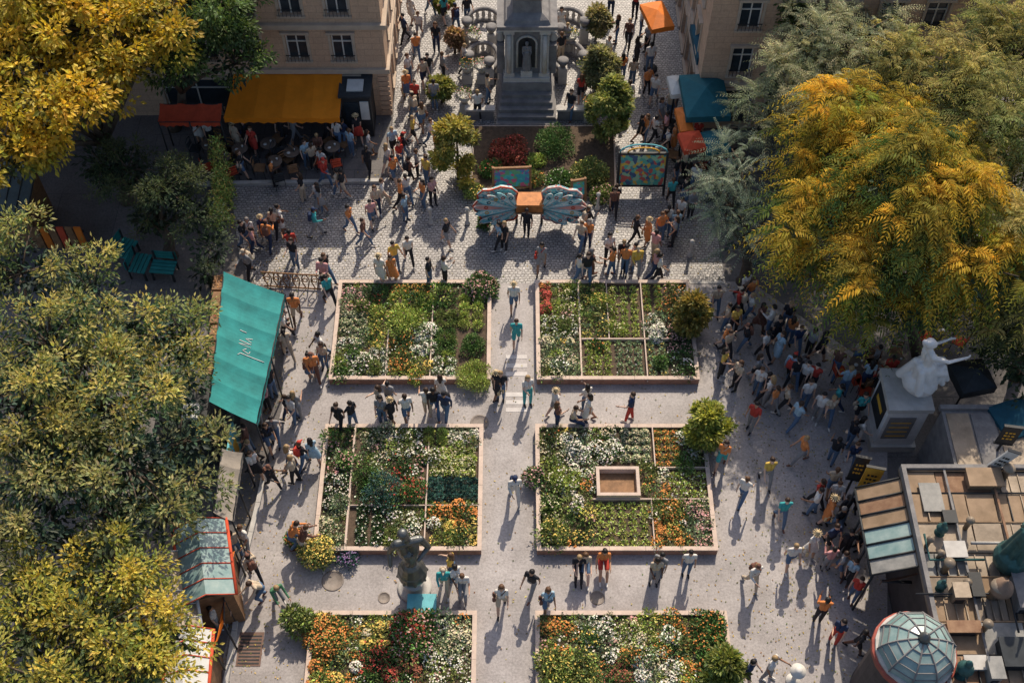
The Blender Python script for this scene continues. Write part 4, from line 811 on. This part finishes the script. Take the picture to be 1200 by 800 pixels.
# ---------------------------------------------------------------- people
def capsule_mesh(a,b_,ra,rb,n=12,hr=4):
    a=np.array(a,float);b_=np.array(b_,float); d=b_-a; l=np.linalg.norm(d)
    d=d/l if l>1e-6 else A(0,0,1)
    u=np.cross(d,A(1,0,0) if abs(d[0])<.8 else A(0,1,0)); u/=np.linalg.norm(u); w=np.cross(d,u)
    rings=[]
    for i in range(hr): t=math.pi/2*(1-(i+.0001 if i==0 else i)/hr); rings.append((a-d*ra*math.sin(t),ra*math.cos(t)+1e-4))
    rings.append((a,ra)); rings.append((b_,rb))
    for i in range(1,hr+1): t=math.pi/2*i/hr; rings.append((b_+d*rb*math.sin(t),rb*math.cos(t)+1e-4))
    V=[];Fs=[]
    for c,r in rings:
        for k in range(n): an=2*math.pi*k/n; V.append(c+(u*math.cos(an)+w*math.sin(an))*r)
    m=len(rings)
    for i in range(m-1):
        for k in range(n): k2=(k+1)%n; Fs.append((i*n+k,i*n+k2,(i+1)*n+k2,(i+1)*n+k))
    Fs.append(tuple(range(n-1,-1,-1))); Fs.append(tuple((m-1)*n+k for k in range(n)))
    return V,Fs
def remesh(prims,vox,name,nslots,ground=True):
    V=[];Fs=[];n=0
    for (a,b_,ra,rb,lab) in prims:
        if lab>=6 and lab<8: continue
        v,f=capsule_mesh(a,b_,ra,rb); V+=v; Fs+=[tuple(i+n for i in q) for q in f]; n+=len(v)
    me=bpy.data.meshes.new('tmp'); me.from_pydata([tuple(v) for v in V],[],Fs)
    o=bpy.data.objects.new('tmp',me); sc.collection.objects.link(o)
    md=o.modifiers.new('r','REMESH'); md.mode='VOXEL'; md.voxel_size=vox; md.use_smooth_shade=True
    dg=bpy.context.evaluated_depsgraph_get(); me2=bpy.data.meshes.new_from_object(o.evaluated_get(dg)); me2.name=name
    bpy.data.objects.remove(o); bpy.data.meshes.remove(me)
    N=len(me2.vertices); co=np.empty(N*3,np.float32); me2.vertices.foreach_get('co',co); co=co.reshape(-1,3)
    cen=np.empty(len(me2.polygons)*3,np.float32); me2.polygons.foreach_get('center',cen); cen=cen.reshape(-1,3)
    best=np.full(len(cen),1e9); lab=np.zeros(len(cen),np.int32)
    for (a,b_,ra,rb,lb) in prims:
        a=np.array(a,float);b_=np.array(b_,float); d=b_-a; L2=max(d@d,1e-9); t=np.clip(((cen-a)@d)/L2,0,1)
        dist=np.linalg.norm(cen-(a+t[:,None]*d),axis=1)-(ra+(rb-ra)*t)
        if 6<=lb<8: m=dist<0; lab[m]=lb; best[m]=-9; continue
        m=dist<best; best[m]=dist[m]; lab[m]=lb
    me2.materials.clear()
    for i in range(nslots): me2.materials.append(None)
    me2.polygons.foreach_set('material_index',lab)
    if ground: co[:,2]-=co[:,2].min(); me2.vertices.foreach_set('co',co.ravel())
    me2.update(); return me2
def fig(lL=(0,0),lR=(0,0),aL=(0,.12,.15),aR=(0,.12,.15),lean=0,fem=False,hair='short',shorts=False,skirt=False,longs=False,bag=None,headyaw=0,headtilt=0,fat=0):
    pr=[]; z0=.92
    def up(p):
        y,z=p[1],p[2]-z0; return A(p[0],y*math.cos(lean)+z*math.sin(lean),z0+z*math.cos(lean)-y*math.sin(lean))
    sh=.145 if fem else .168; hp=.095 if fem else .085; ch=.082 if fem else .098
    T=2;Bt=3
    def c(a,b_,ra,rb,l): pr.append((a,b_,ra,rb,l))
    for s in (-1,1):
        c(up((s*.05,0,1.0)),up((s*.07,0.005,1.32)),(.072 if fem else .086)+fat,ch+fat*.5,T)
        c(A(s*.06,0,.95),A(s*.055,-.02,.88),.092+fat,.09,Bt)
        if fem: c(up((s*.06,.07,1.28)),up((s*.06,.075,1.27)),.052,.048,T)
        c(up((s*.05,0,1.42)),up((s*sh,0,1.405)),.055,.052,T)
    c(up((0,-.005,1.43)),up((0,.008,1.53)),.052,.047,0)
    def hd(p): 
        q=A(p[0],p[1],p[2]); cy,sy=math.cos(headyaw),math.sin(headyaw); q=A(q[0]*cy-q[1]*sy,q[0]*sy+q[1]*cy,q[2])
        ct,st=math.cos(headtilt),math.sin(headtilt); q=A(q[0],q[1]*ct+q[2]*st,q[2]*ct-q[1]*st)
        return up((q[0],q[1]+.01,q[2]+1.60))
    c(hd((0,-.005,.02)),hd((0,-.02,.035)),.083,.086,0); c(hd((0,.022,-.05)),hd((0,.01,.0)),.055,.07,0)
    c(hd((0,.088,.005)),hd((0,.10,-.018)),.010,.014,0)
    for s in (-1,1):
        c(hd((s*.083,-.005,.005)),hd((s*.083,-.008,-.018)),.014,.011,0)
        c(hd((s*.030,.083,.012)),hd((s*.034,.082,.012)),.013,.012,6)
    c(hd((-.018,.078,-.052)),hd((.018,.078,-.052)),.011,.011,7)
    c(hd((0,-.022,.05)),hd((0,-.03,.03)),.088,.09,1); c(hd((0,-.05,0)),hd((0,-.05,-.03)),.072,.06,1)
    if hair=='long':
        c(hd((0,-.07,.0)),hd((0,-.10,-.22)),.075,.055,1)
        for s in (-1,1): c(hd((s*.06,-.03,.02)),hd((s*.075,-.04,-.16)),.04,.03,1)
    if hair=='bun': c(hd((0,-.09,.10)),hd((0,-.10,.11)),.045,.045,1)
    if hair=='pony': c(hd((0,-.11,.05)),hd((0,-.16,-.14)),.035,.02,1)
    if hair=='hat':
        for k in range(12): a=k*math.pi/6; c(hd((0,-.01,.075)),hd((.15*math.cos(a),-.01+.15*math.sin(a),.062)),.02,.014,5)
        c(hd((0,-.01,.09)),hd((0,-.01,.12)),.085,.07,5)
    if hair=='cap': c(hd((0,-.01,.06)),hd((0,-.01,.075)),.09,.08,5); c(hd((0,.07,.06)),hd((0,.14,.05)),.035,.025,5)
    for s,(sw,ab,el) in ((-1,aL),(1,aR)):
        S=up((s*(sh+.005),0,1.40)); 
        def dr(a,abd): return A(s*math.sin(abd),math.sin(a)*math.cos(abd),-math.cos(a)*math.cos(abd))
        a0=sw; E=S+dr(a0,ab)*.285; a1=a0+el; fd=dr(a1,ab*.2-(.25 if el>1 else 0)); Wp=E+fd*.25
        mid=S+(E-S)*.55
        if longs: c(S,E,.05,.041,T); c(E,E+fd*.22,.04,.031,T); c(E,Wp,.03,.024,0)
        else: c(S,mid,.052,.046,T); c(S,E,.042,.036,0); c(E,Wp,.035,.024,0)
        side=nrm(np.cross(fd,A(s*1.,0,0))+A(0,1e-4,0)); inn=A(-s,0,0)
        K=Wp+fd*.075
        for o in (-.022,0,.022): c(Wp+fd*.015+side*o*.6,K+side*o,.017,.014,0)
        for i,(o,ln) in enumerate(((-.033,.058),(-.011,.07),(.011,.075),(.033,.062))):
            m1=K+side*o+fd*ln*.5+inn*.006; c(K+side*o*.9,m1,.0095,.009,0); c(m1,m1+fd*ln*.42+inn*.022,.009,.008,0)
        fwd=side if side[1]*1>0 or side[2]>0 else -side
        t1=Wp+fd*.02+fwd*.03; t2=t1+fd*.03+fwd*.028; c(Wp+fd*.015,t1,.014,.012,0); c(t1,t2,.011,.01,0); c(t2,t2+fd*.026+fwd*.004,.01,.008,0)
    for s,(th,kn) in ((-1,lL),(1,lR)):
        Hp=A(s*hp,0,.90); d1=A(s*.02,math.sin(th),-math.cos(th)); K=Hp+d1*.43; b1=th-kn; d2=A(0,math.sin(b1),-math.cos(b1)); An=K+d2*.40
        if skirt: c(Hp,K,.072,.052,0); c(K,K+d2*.15,.05,.052,0); c(K+d2*.15,An,.052,.034,0)
        elif shorts: c(Hp,Hp+d1*.30,.088,.078,Bt); c(Hp,K,.072,.053,0); c(K,K+d2*.15,.05,.052,0); c(K+d2*.15,An,.052,.036,0)
        else: c(Hp,K,.086,.062,Bt); c(K,K+d2*.15,.06,.058,Bt); c(K+d2*.15,An+d2*-.02,.058,.045,Bt)
        fp=-max(0,min(.9,-b1*.9)) if b1<0 else .12*(b1>.2)
        fd=A(0,math.cos(fp),math.sin(fp)); 
        c(An,An+A(0,-.02,-.035),.038,.036,4); c(An+A(0,-.03,-.035),An+A(0,-.03,-.035)+fd*.17,.036,.032,4); c(An+A(0,0,-.03),An+fd*.10+A(0,0,-.04),.036,.032,4)
        if skirt:
            for t in np.linspace(0,1,5):
                kk=Hp+d1*.34*t; c(A(s*.05,0,.98),kk+A(s*.03*t,0,0),.095,.10+.025*t,Bt)
    if skirt: 
        a=(lL[0]+lR[0])/2; c(A(0,0,.95),A(0,math.sin(a)*.3,.62),.12,.15,Bt)
    if bag=='back': c(up((-.05,-.17,1.12)),up((-.05,-.16,1.36)),.09,.08,5); c(up((.05,-.17,1.12)),up((.05,-.16,1.36)),.09,.08,5); [c(up((s*.1,-.1,1.42)),up((s*.1,.1,1.30)),.02,.02,5) for s in (-1,1)]
    if bag=='side': 
        for o in (-.08,.08): c(up((.22,o,.90)),up((.22,o,1.02)),.06,.055,5)
        c(up((.2,0,1.05)),up((.0,.11,1.30)),.013,.013,5); c(up((.0,.11,1.30)),up((-.12,.03,1.47)),.013,.013,5)
    if bag=='hand':
        e=up((sh+.06,.02,.60)); 
        for o in (-.1,.1): c(e+A(0.02,o,-.05),e+A(0.02,o,.08),.05,.045,5)
        c(e+A(.02,-.08,.12),e+A(.02,0,.2),.01,.01,5); c(e+A(.02,.08,.12),e+A(.02,0,.2),.01,.01,5)
    return pr
V_={
 'S0':dict(aL=(.05,.12,.2),aR=(-.05,.14,.3),lL=(.03,.02),lR=(-.03,.02)),
 'S1':dict(fem=True,hair='long',aL=(.1,.12,.4),aR=(.2,.1,1.6),lL=(.08,.1),lR=(-.02,0)),
 'W0':dict(lL=(.42,.15),lR=(-.3,.25),aL=(-.35,.1,.25),aR=(.35,.1,.35),lean=.05),
 'W1':dict(lL=(-.25,.4),lR=(.3,.08),aL=(.3,.1,.4),aR=(-.3,.1,.2),lean=.04,shorts=True),
 'W2':dict(fem=True,hair='pony',lL=(.36,.12),lR=(-.26,.35),aL=(-.3,.12,.3),aR=(.3,.12,.5),lean=.03),
 'W3':dict(fem=True,hair='long',lL=(-.26,.3),lR=(.34,.1),aL=(.3,.1,.5),aR=(-.25,.1,.3),shorts=True,bag='side'),
 'D0':dict(fem=True,hair='long',lL=(.3,.1),lR=(-.22,.25),aL=(-.25,.12,.3),aR=(.3,.12,.6),skirt=True),
 'D1':dict(fem=True,hair='bun',skirt=True,aL=(.1,.12,1.3),aR=(0,.15,.2),bag='side'),
 'P0':dict(aL=(.35,.05,1.7),aR=(.35,.05,1.75),headtilt=.35,longs=True),
 'T0':dict(aL=(.4,.25,1.0),aR=(-.1,.2,.5),headyaw=.4,lL=(.15,.05),lR=(-.1,.05),fat=.015),
 'B0':dict(lL=(.36,.12),lR=(-.28,.3),aL=(-.3,.1,.4),aR=(.3,.1,1.2),bag='back',longs=True,hair='cap',lean=.06),
 'H0':dict(lL=(-.2,.35),lR=(.3,.08),aL=(.3,.12,.4),aR=(-.3,.12,.3),hair='hat',shorts=True,fat=.015),
 'H1':dict(fem=True,hair='hat',skirt=True,lL=(.2,.05),lR=(-.15,.2),aL=(-.2,.12,.3),aR=(.1,.12,.2),bag='hand'),
 'I0':dict(lL=(1.42,1.05),lR=(1.35,1.2),aL=(.5,.15,.9),aR=(.6,.1,1.1),lean=.15,headtilt=.25),
 'I1':dict(fem=True,hair='long',lL=(1.4,1.0),lR=(1.42,1.1),aL=(.45,.1,1.0),aR=(.4,.3,.8),lean=.12,shorts=True),
 'C0':dict(lL=(.75,1.1),lR=(.35,1.0),aL=(.6,.05,.4),aR=(.5,.05,.5),lean=.45,longs=True),
 'R0':dict(aL=(2.4,.2,.4),aR=(0,.15,.2),lL=(.1,.05),lR=(-.1,.05),headtilt=-.2),
}
ME={k:remesh(fig(**v),.0105,'person_'+k,8) for k,v in V_.items()}
def cm(name,c,rough=.85): return mat('cloth_'+name,c,rough,.12,12,.25,50)
CL=dict(k=(.022,.022,.027),w=(.62,.59,.55),b=(.09,.15,.25),n=(.025,.04,.09),t=(.05,.33,.34),r=(.45,.05,.035),o=(.62,.22,.07),y=(.62,.42,.09),g=(.07,.19,.10),e=(.24,.24,.25),p=(.55,.28,.27),c=(.48,.39,.29),m=(.15,.07,.05),l=(.32,.45,.54))
CL={k:cm(k,v) for k,v in CL.items()}
SK=[mat('skin_%d'%i,c,.55,.06,10,.05) for i,c in enumerate([(.55,.33,.23),(.44,.25,.16),(.28,.15,.09),(.12,.06,.04),(.60,.40,.30)])]
HR=[mat('hair_%d'%i,c,.5,.2,30,.3,80) for i,c in enumerate([(.015,.012,.012),(.04,.022,.014),(.10,.05,.025),(.30,.20,.10),(.2,.18,.17)])]
EYE=mat('eye_dark',(.02,.015,.012),.3,.1); LIP=mat('lip',(.35,.10,.09),.5,.1)
STRAW=mat('straw_hat',(.55,.42,.24),.85,.12)
people="""475 50 n k;483 28 w b;521 27 t k;535 38 m b;497 102 c k;480 98 w b;503 96 k e;488 127 r k;510 128 e b;496 152 c b;486 143 k k;
492 45 w k;505 18 r b;548 28 k b;512 62 k k;489 72 o b;545 85 w k;520 95 e k;478 118 k b;506 172 w b;485 168 y k;515 188 k e;572 120 c b;560 140 w k;668 140 k b;680 120 r k;712 75 w b;722 50 k k;715 20 c k;728 95 o b;735 130 w k;722 145 k e;
462 182 l k;470 197 r b;474 188 k b;456 202 w k;433 205 k k;481 216 m k;463 216 o b;490 207 e k;478 237 w b;501 217 y b;497 243 k b;476 258 l b;471 243 k k;450 243 w c;443 252 c k;437 265 k b;508 240 p k;480 309 k k W0 200;461 332 o o D0;448 333 w o H1;464 316 y b;522 333 w k P0;504 334 k b;524 288 k e;412 272 o b;428 288 m k;388 357 t k W2;399 230 c b;
236 168 k k;250 172 w k;280 176 c k;292 173 k k;300 181 r k;332 168 k k;347 168 e k;362 197 l b;369 200 k k;381 207 w b;386 168 k k;398 174 w k;405 172 n b;421 168 k k;413 182 l b;322 217 o k;357 236 k k;377 250 e k;383 218 r b;404 230 k c;287 208 k b;434 184 w k;376 188 m k;
290 292 k k;297 287 w b;301 297 p k;312 283 n b;325 277 c k;332 272 w b;318 292 o k;345 302 r k;348 314 k b;295 327 e k;372 277 t e;376 247 w k;385 332 k b;383 338 p k;
350 378 o c;337 397 w k;335 378 m b;333 412 k k;340 420 c k;380 422 w b;382 432 c k;367 444 o k;371 446 o m;
341 492 k k;346 495 w b;351 490 e k;300 545 k k;303 560 w k;295 530 m b;345 553 w k;348 565 c k;357 547 k b;370 543 l c;322 572 k k;320 527 k b;326 517 e k;308 500 w k;315 480 p k;322 465 k b;
292 645 k k;301 677 k k;327 703 g k C0;311 700 c b C0;270 722 k b;276 692 m k;262 705 w k;268 670 r k;258 735 k k;345 642 o b C0;357 648 m k C0;280 650 c b;262 655 k k;
400 503 k k;415 500 k b;450 497 e k;461 497 k k;478 494 w b;447 485 c k;502 487 w k;510 487 k b;523 491 n k;518 470 w b;458 478 k b;
587 467 k b S0 180;582 466 k k;618 473 w t;650 487 w e H0;670 499 k k I0;686 480 w b;688 493 w k D0;737 492 n r;652 500 m k;
605 405 t t W1 180;602 364 w k H0 180;603 587 w w B0 190;588 714 w c W3 180;623 695 k k W0 150;641 716 l b W3 190;535 689 w b;522 692 t c;543 690 w k I0 180;530 676 y b;
677 668 k k I0 180;684 667 k b I1 180;706 663 o r I1 180;765 682 k e S1 180;803 672 w b S0 180;770 676 e b;
617 277 k k;585 291 l k W2;591 293 k k;634 318 k k W3;688 291 o k;680 292 c b;687 331 k b;691 327 m k;677 330 w k;687 275 k b;
718 252 m k;716 322 o b;728 314 k k;731 320 o k;741 317 w b;744 322 y k;765 327 p k;769 330 w k;743 284 k k;772 282 o b;776 277 c k;790 277 k b;788 287 e k;757 287 o k;780 272 w b;720 247 k k;765 302 k k;712 308 w k;795 262 w k;
743 22 r k;750 42 w b;757 62 e k;735 57 m k;757 112 o k;765 122 w b;755 167 o b;765 167 w k;749 168 k k;785 122 r k;790 132 k b;780 182 w k;762 202 k k;740 100 c b;772 150 e k;778 165 p k;788 178 o k;783 140 c b;760 85 w b;745 75 k k;
815 172 r k;800 207 c k;790 217 k b;830 232 k k;812 225 w b;822 190 o k;838 178 k k;845 215 w k;800 240 k b;808 255 e k;785 240 k k;856 205 r b;
657 42 k k;657 72 k k;664 60 e b;
868 352 w k;876 357 k b;836 367 c b;848 387 k k;857 392 y k;846 412 o b;849 417 k k;843 442 y k;887 387 m k;898 392 w b;906 403 k k;922 402 o b;918 387 k k;930 412 n b;945 417 e k;957 422 k k;885 462 w b;893 467 k k;883 448 e k;903 482 o k;921 447 l k;927 452 k k;908 422 l b;916 482 k k;928 502 k b;878 503 r k;896 474 w e;955 492 w k;966 495 c b;975 482 k k;935 542 k k W0 100;972 542 k k;993 547 n b;895 567 y e;867 588 w b;843 548 o t;912 612 k b;953 592 r k;950 602 w b;973 592 w k;965 612 k k;976 622 k b;945 652 w k;922 664 w b;966 667 k k;979 672 e k;990 682 k k;878 687 w k;997 702 r b;957 727 o k;975 752 n r;1000 762 k k;872 797 n k;897 794 w e;1002 492 t k;985 462 l k;992 522 k b;1003 642 m k;940 477 k k;948 457 r k;983 610 k b;1005 600 w k;968 642 n k;985 650 k k;970 577 c b;938 455 w k;1000 520 w b;875 375 w b;862 372 r k;975 440 m b;892 420 w k;870 410 k b;860 455 c k;
1010 455 k k;1025 462 w k;1035 448 r k;1048 458 k b;1060 445 e k;1020 435 k k;1000 430 c b"""
keys=['S0','S1','W0','W1','W2','W3','D0','P0','T0','B0','H0','D1','H1','W0','W2','S0','S1','T0','R0']
wts=[6,6,6,6,6,6,3,3,5,3,1.5,2,1.5,5,5,4,4,4,.6]
BAGM=[CL['m'],CL['k'],CL['c'],CL['r'],CL['n']]
for it in people.replace('\n','').split(';'):
    t=it.split()
    if len(t)<4: continue
    u,v=float(t[0]),float(t[1]); k=t[4] if len(t)>4 else rnd.choices(keys,wts)[0]
    hd=math.radians(float(t[5])) if len(t)>5 else rnd.choice([0,math.pi,math.pi,1.6,-1.6])+rnd.uniform(-.7,.7)
    top,bot=t[2],t[3]
    if top=='k' and rnd.random()<.35: top=rnd.choice('wcceltpo')
    if bot=='k' and rnd.random()<.35: bot=rnd.choice('bbecn')
    if k in('D0','D1','H1') and rnd.random()<.7: bot=top if top!='k' else rnd.choice('krpwy')
    o=link('pedestrian' if k[0] not in 'I' else 'seated_person',ME[k],G(u,v,0),hd,rnd.uniform(.86,.97)*(.93 if v<300 else 1))
    sk=rnd.choices(SK,[5,4,2,1.2,4])[0]; hr=rnd.choices(HR,[6,5,3,1.6,.7])[0]
    if sk is SK[3]: hr=HR[0]
    bg=STRAW if k[0]=='H' else rnd.choice(BAGM)
    ms=[sk,hr,CL[top],CL[bot],CL[rnd.choice('kkwme')],bg,EYE,LIP]
    for i,m in enumerate(ms): o.material_slots[i].link='OBJECT'; o.material_slots[i].material=m
# ---------------------------------------------------------------- statues
def statue(name,prims,m,loc,rz,s,vox=.016):
    me=remesh([(a,b_,ra,rb,0) for a,b_,ra,rb,l in prims if l not in(6,7)],vox,name,1,True); me.materials[0]=m
    return link(name,me,loc,rz,s)
def drape(pr,pts,r0,r1,n=10,jit=.06):
    for i in range(n):
        a=i/n*6.283; p=A(*pts[0]);q=A(*pts[1]); R=pts[2]
        pr.append((p+A(math.cos(a)*R*.5,math.sin(a)*R*.5,0),q+A(math.cos(a)*R*(1+.15*math.sin(i*2.3)),math.sin(a)*R*(1+.15*math.cos(i*1.7)),0),r0,r1,0))
ph=2.45; pc=(G(1069,480,ph)[0],G(1066,526)[1],0); pw=.6
b=B(); b.box(pc[0]-pw-.1,pc[1]-.1,-.02,pc[0]+pw+.1,pc[1]+1.5,.3,STONEL); b.box(pc[0]-pw,pc[1],.3,pc[0]+pw,pc[1]+1.35,ph-.2,MARBLE)
b.box(pc[0]-pw-.08,pc[1]-.08,ph-.2,pc[0]+pw+.08,pc[1]+1.43,ph,STONEL)
b.box(pc[0]-pw-.03,pc[1]+.2,.9,pc[0]-pw-.001,pc[1]+1.2,2.1,IRON); b.box(pc[0]-pw-.04,pc[1]+.35,1.5,pc[0]-pw-.031,pc[1]+1.0,1.7,YELLOWP)
b.box(pc[0]-.5,pc[1]-.03,.7,pc[0]+.3,pc[1]-.001,1.9,STONED)
for i in range(4): b.box(pc[0]-.42,pc[1]-.04,.85+i*.25,pc[0]+.2,pc[1]-.031,.9+i*.25,YELLOWP)
e=empty('marble_statue_monument',(pc[0],pc[1],0)); o=b.build('pedestal',origin=(pc[0],pc[1],0)); o.parent=e; o.location=(0,0,0)
pr=fig(lL=(1.35,1.3),lR=(1.1,1.6),aL=(.9,.15,.8),aR=(1.2,.3,.5),lean=-.12,fem=True,hair='bun',headtilt=-.3,headyaw=-.3)
drape(pr,((0,0,.98),(0,.12,.42),.20),.085,.06,9); drape(pr,((0,.3,.8),(0,.42,.42),.13),.07,.05,6)
pr.append((A(-.1,-.12,1.0),A(-.2,-.22,.5),.06,.08,0)); pr.append((A(.12,-.12,.95),A(.25,-.1,.5),.06,.07,0)); pr.append((A(0,0,.5),A(0,.1,.42),.26,.28,0))
o=statue('seated_figure',pr,MARBLE,(0.12,.6,ph-.02),math.radians(-75),1.75); o.parent=e
sx_,sy_,_=G(486,688)
e=empty('bronze_sculpture',(sx_,sy_,0)); b=B()
b.lathe((0,0,0),[(.50,0),(.50,.06),(.44,.08),(.36,.12),(.24,.3),(.3,.42),(.3,.48)],STONEL,24); o=b.build('plinth',origin=(0,0,0)); o.parent=e
pr=[]
def cc(a,b_,ra,rb): pr.append((A(*a),A(*b_),ra,rb,0))
cc((0,0,.1),(0,0,.42),.16,.34);cc((0,0,.42),(0,0,.75),.34,.24);cc((0,0,.75),(0,0,1.05),.18,.12);cc((0,0,1.05),(-.02,0,1.45),.12,.19)
cc((-.1,0,1.45),(-.14,0,1.85),.13,.13);cc((.1,0,1.45),(.12,0,1.85),.13,.13);cc((-.22,0,1.95),(.22,0,1.93),.10,.10);cc((0,0,2.0),(-.03,-.02,2.2),.08,.07);cc((-.04,-.04,2.30),(-.07,-.03,2.42),.11,.12)
cc((-.07,-.14,2.34),(-.09,-.17,2.31),.03,.02)
cc((.28,0,1.92),(.42,-.06,1.6),.085,.06);cc((.42,-.06,1.6),(.16,-.26,1.5),.06,.045);cc((-.28,0,1.92),(-.40,.02,1.6),.085,.06);cc((-.40,.02,1.6),(-.44,-.16,1.35),.06,.045)
for k in range(8): a=k*.785; cc((.33*math.cos(a),.33*math.sin(a),.38),(.11*math.cos(a+1.1),.11*math.sin(a+1.1),1.0),.035,.03); cc((.11*math.cos(a+1.1),.11*math.sin(a+1.1),1.0),(.2*math.cos(a+1.8),.17*math.sin(a+1.8),1.55),.03,.03)
o=statue('figure',pr,BRONZE,(0,0,.46),.25,1.3,.013); o.parent=e
c=G(495,716); b=B(); b.box(c[0]-.42,c[1]-.22,.32,c[0]+.42,c[1]+.38,.38,CYANP); 
for x in (-.38,.3): b.box(c[0]+x,c[1]-.15,-.02,c[0]+x+.08,c[1]+.35,.32,IRON)
b.build('turquoise_bench')
c=rp(1178,662); pr=fig(lL=(.2,.1),lR=(-.1,.1),aL=(1.0,.4,.5),aR=(2.0,.3,.6),fem=True,hair='bun',headyaw=.6)
drape(pr,((0,0,1.05),(0,-.02,.1),.22),.07,.06,9); pr.append((A(0,-.1,1.35),A(-.3,-.3,.5),.06,.07,0)); pr.append((A(0,0,.05),A(0,0,.08),.32,.32,0))
statue('patina_bronze_statue',pr,PATINA,(c[0],c[1],H),math.radians(150),1.5)
pr=fig(aL=(.4,.1,1.3),aR=(.2,.1,1.2)); drape(pr,((0,0,1.1),(0,0,.1),.17),.08,.07,8)
statue('niche_statue',pr,STONED,(mx,y0+.14,1.76),math.pi,.78)
# ---------------------------------------------------------------- light, world, camera
az=math.radians(14); el=math.radians(46)
s=Vector((math.sin(az)*math.cos(el),math.cos(az)*math.cos(el),math.sin(el)))
ld=bpy.data.lights.new('sun','SUN'); ld.energy=5.0; ld.angle=math.radians(.6); ld.color=(1,.87,.69)
lo=bpy.data.objects.new('sun',ld); lo.rotation_euler=s.to_track_quat('Z','Y').to_euler(); lo.location=(0,0,40); sc.collection.objects.link(lo)
w=bpy.data.worlds.new('World'); sc.world=w; w.use_nodes=True; nt=w.node_tree
sk=nt.nodes.new('ShaderNodeTexSky'); sk.sky_type='NISHITA'; sk.sun_disc=False; sk.sun_elevation=el; sk.sun_rotation=az; sk.dust_density=3; sk.air_density=1.0
nt.links.new(sk.outputs[0],nt.nodes['Background'].inputs[0]); nt.nodes['Background'].inputs[1].default_value=.15
cd=bpy.data.cameras.new('camera'); cd.lens=36*F/1200; cd.sensor_width=36; cd.clip_end=2000; cd.clip_start=.5
co=bpy.data.objects.new('camera',cd); co.location=(0,CY,CZ); co.rotation_euler=(math.pi/2-P_,0,0); sc.collection.objects.link(co); sc.camera=co
sc.view_settings.view_transform='Standard'; sc.view_settings.look='None'; sc.view_settings.exposure=0
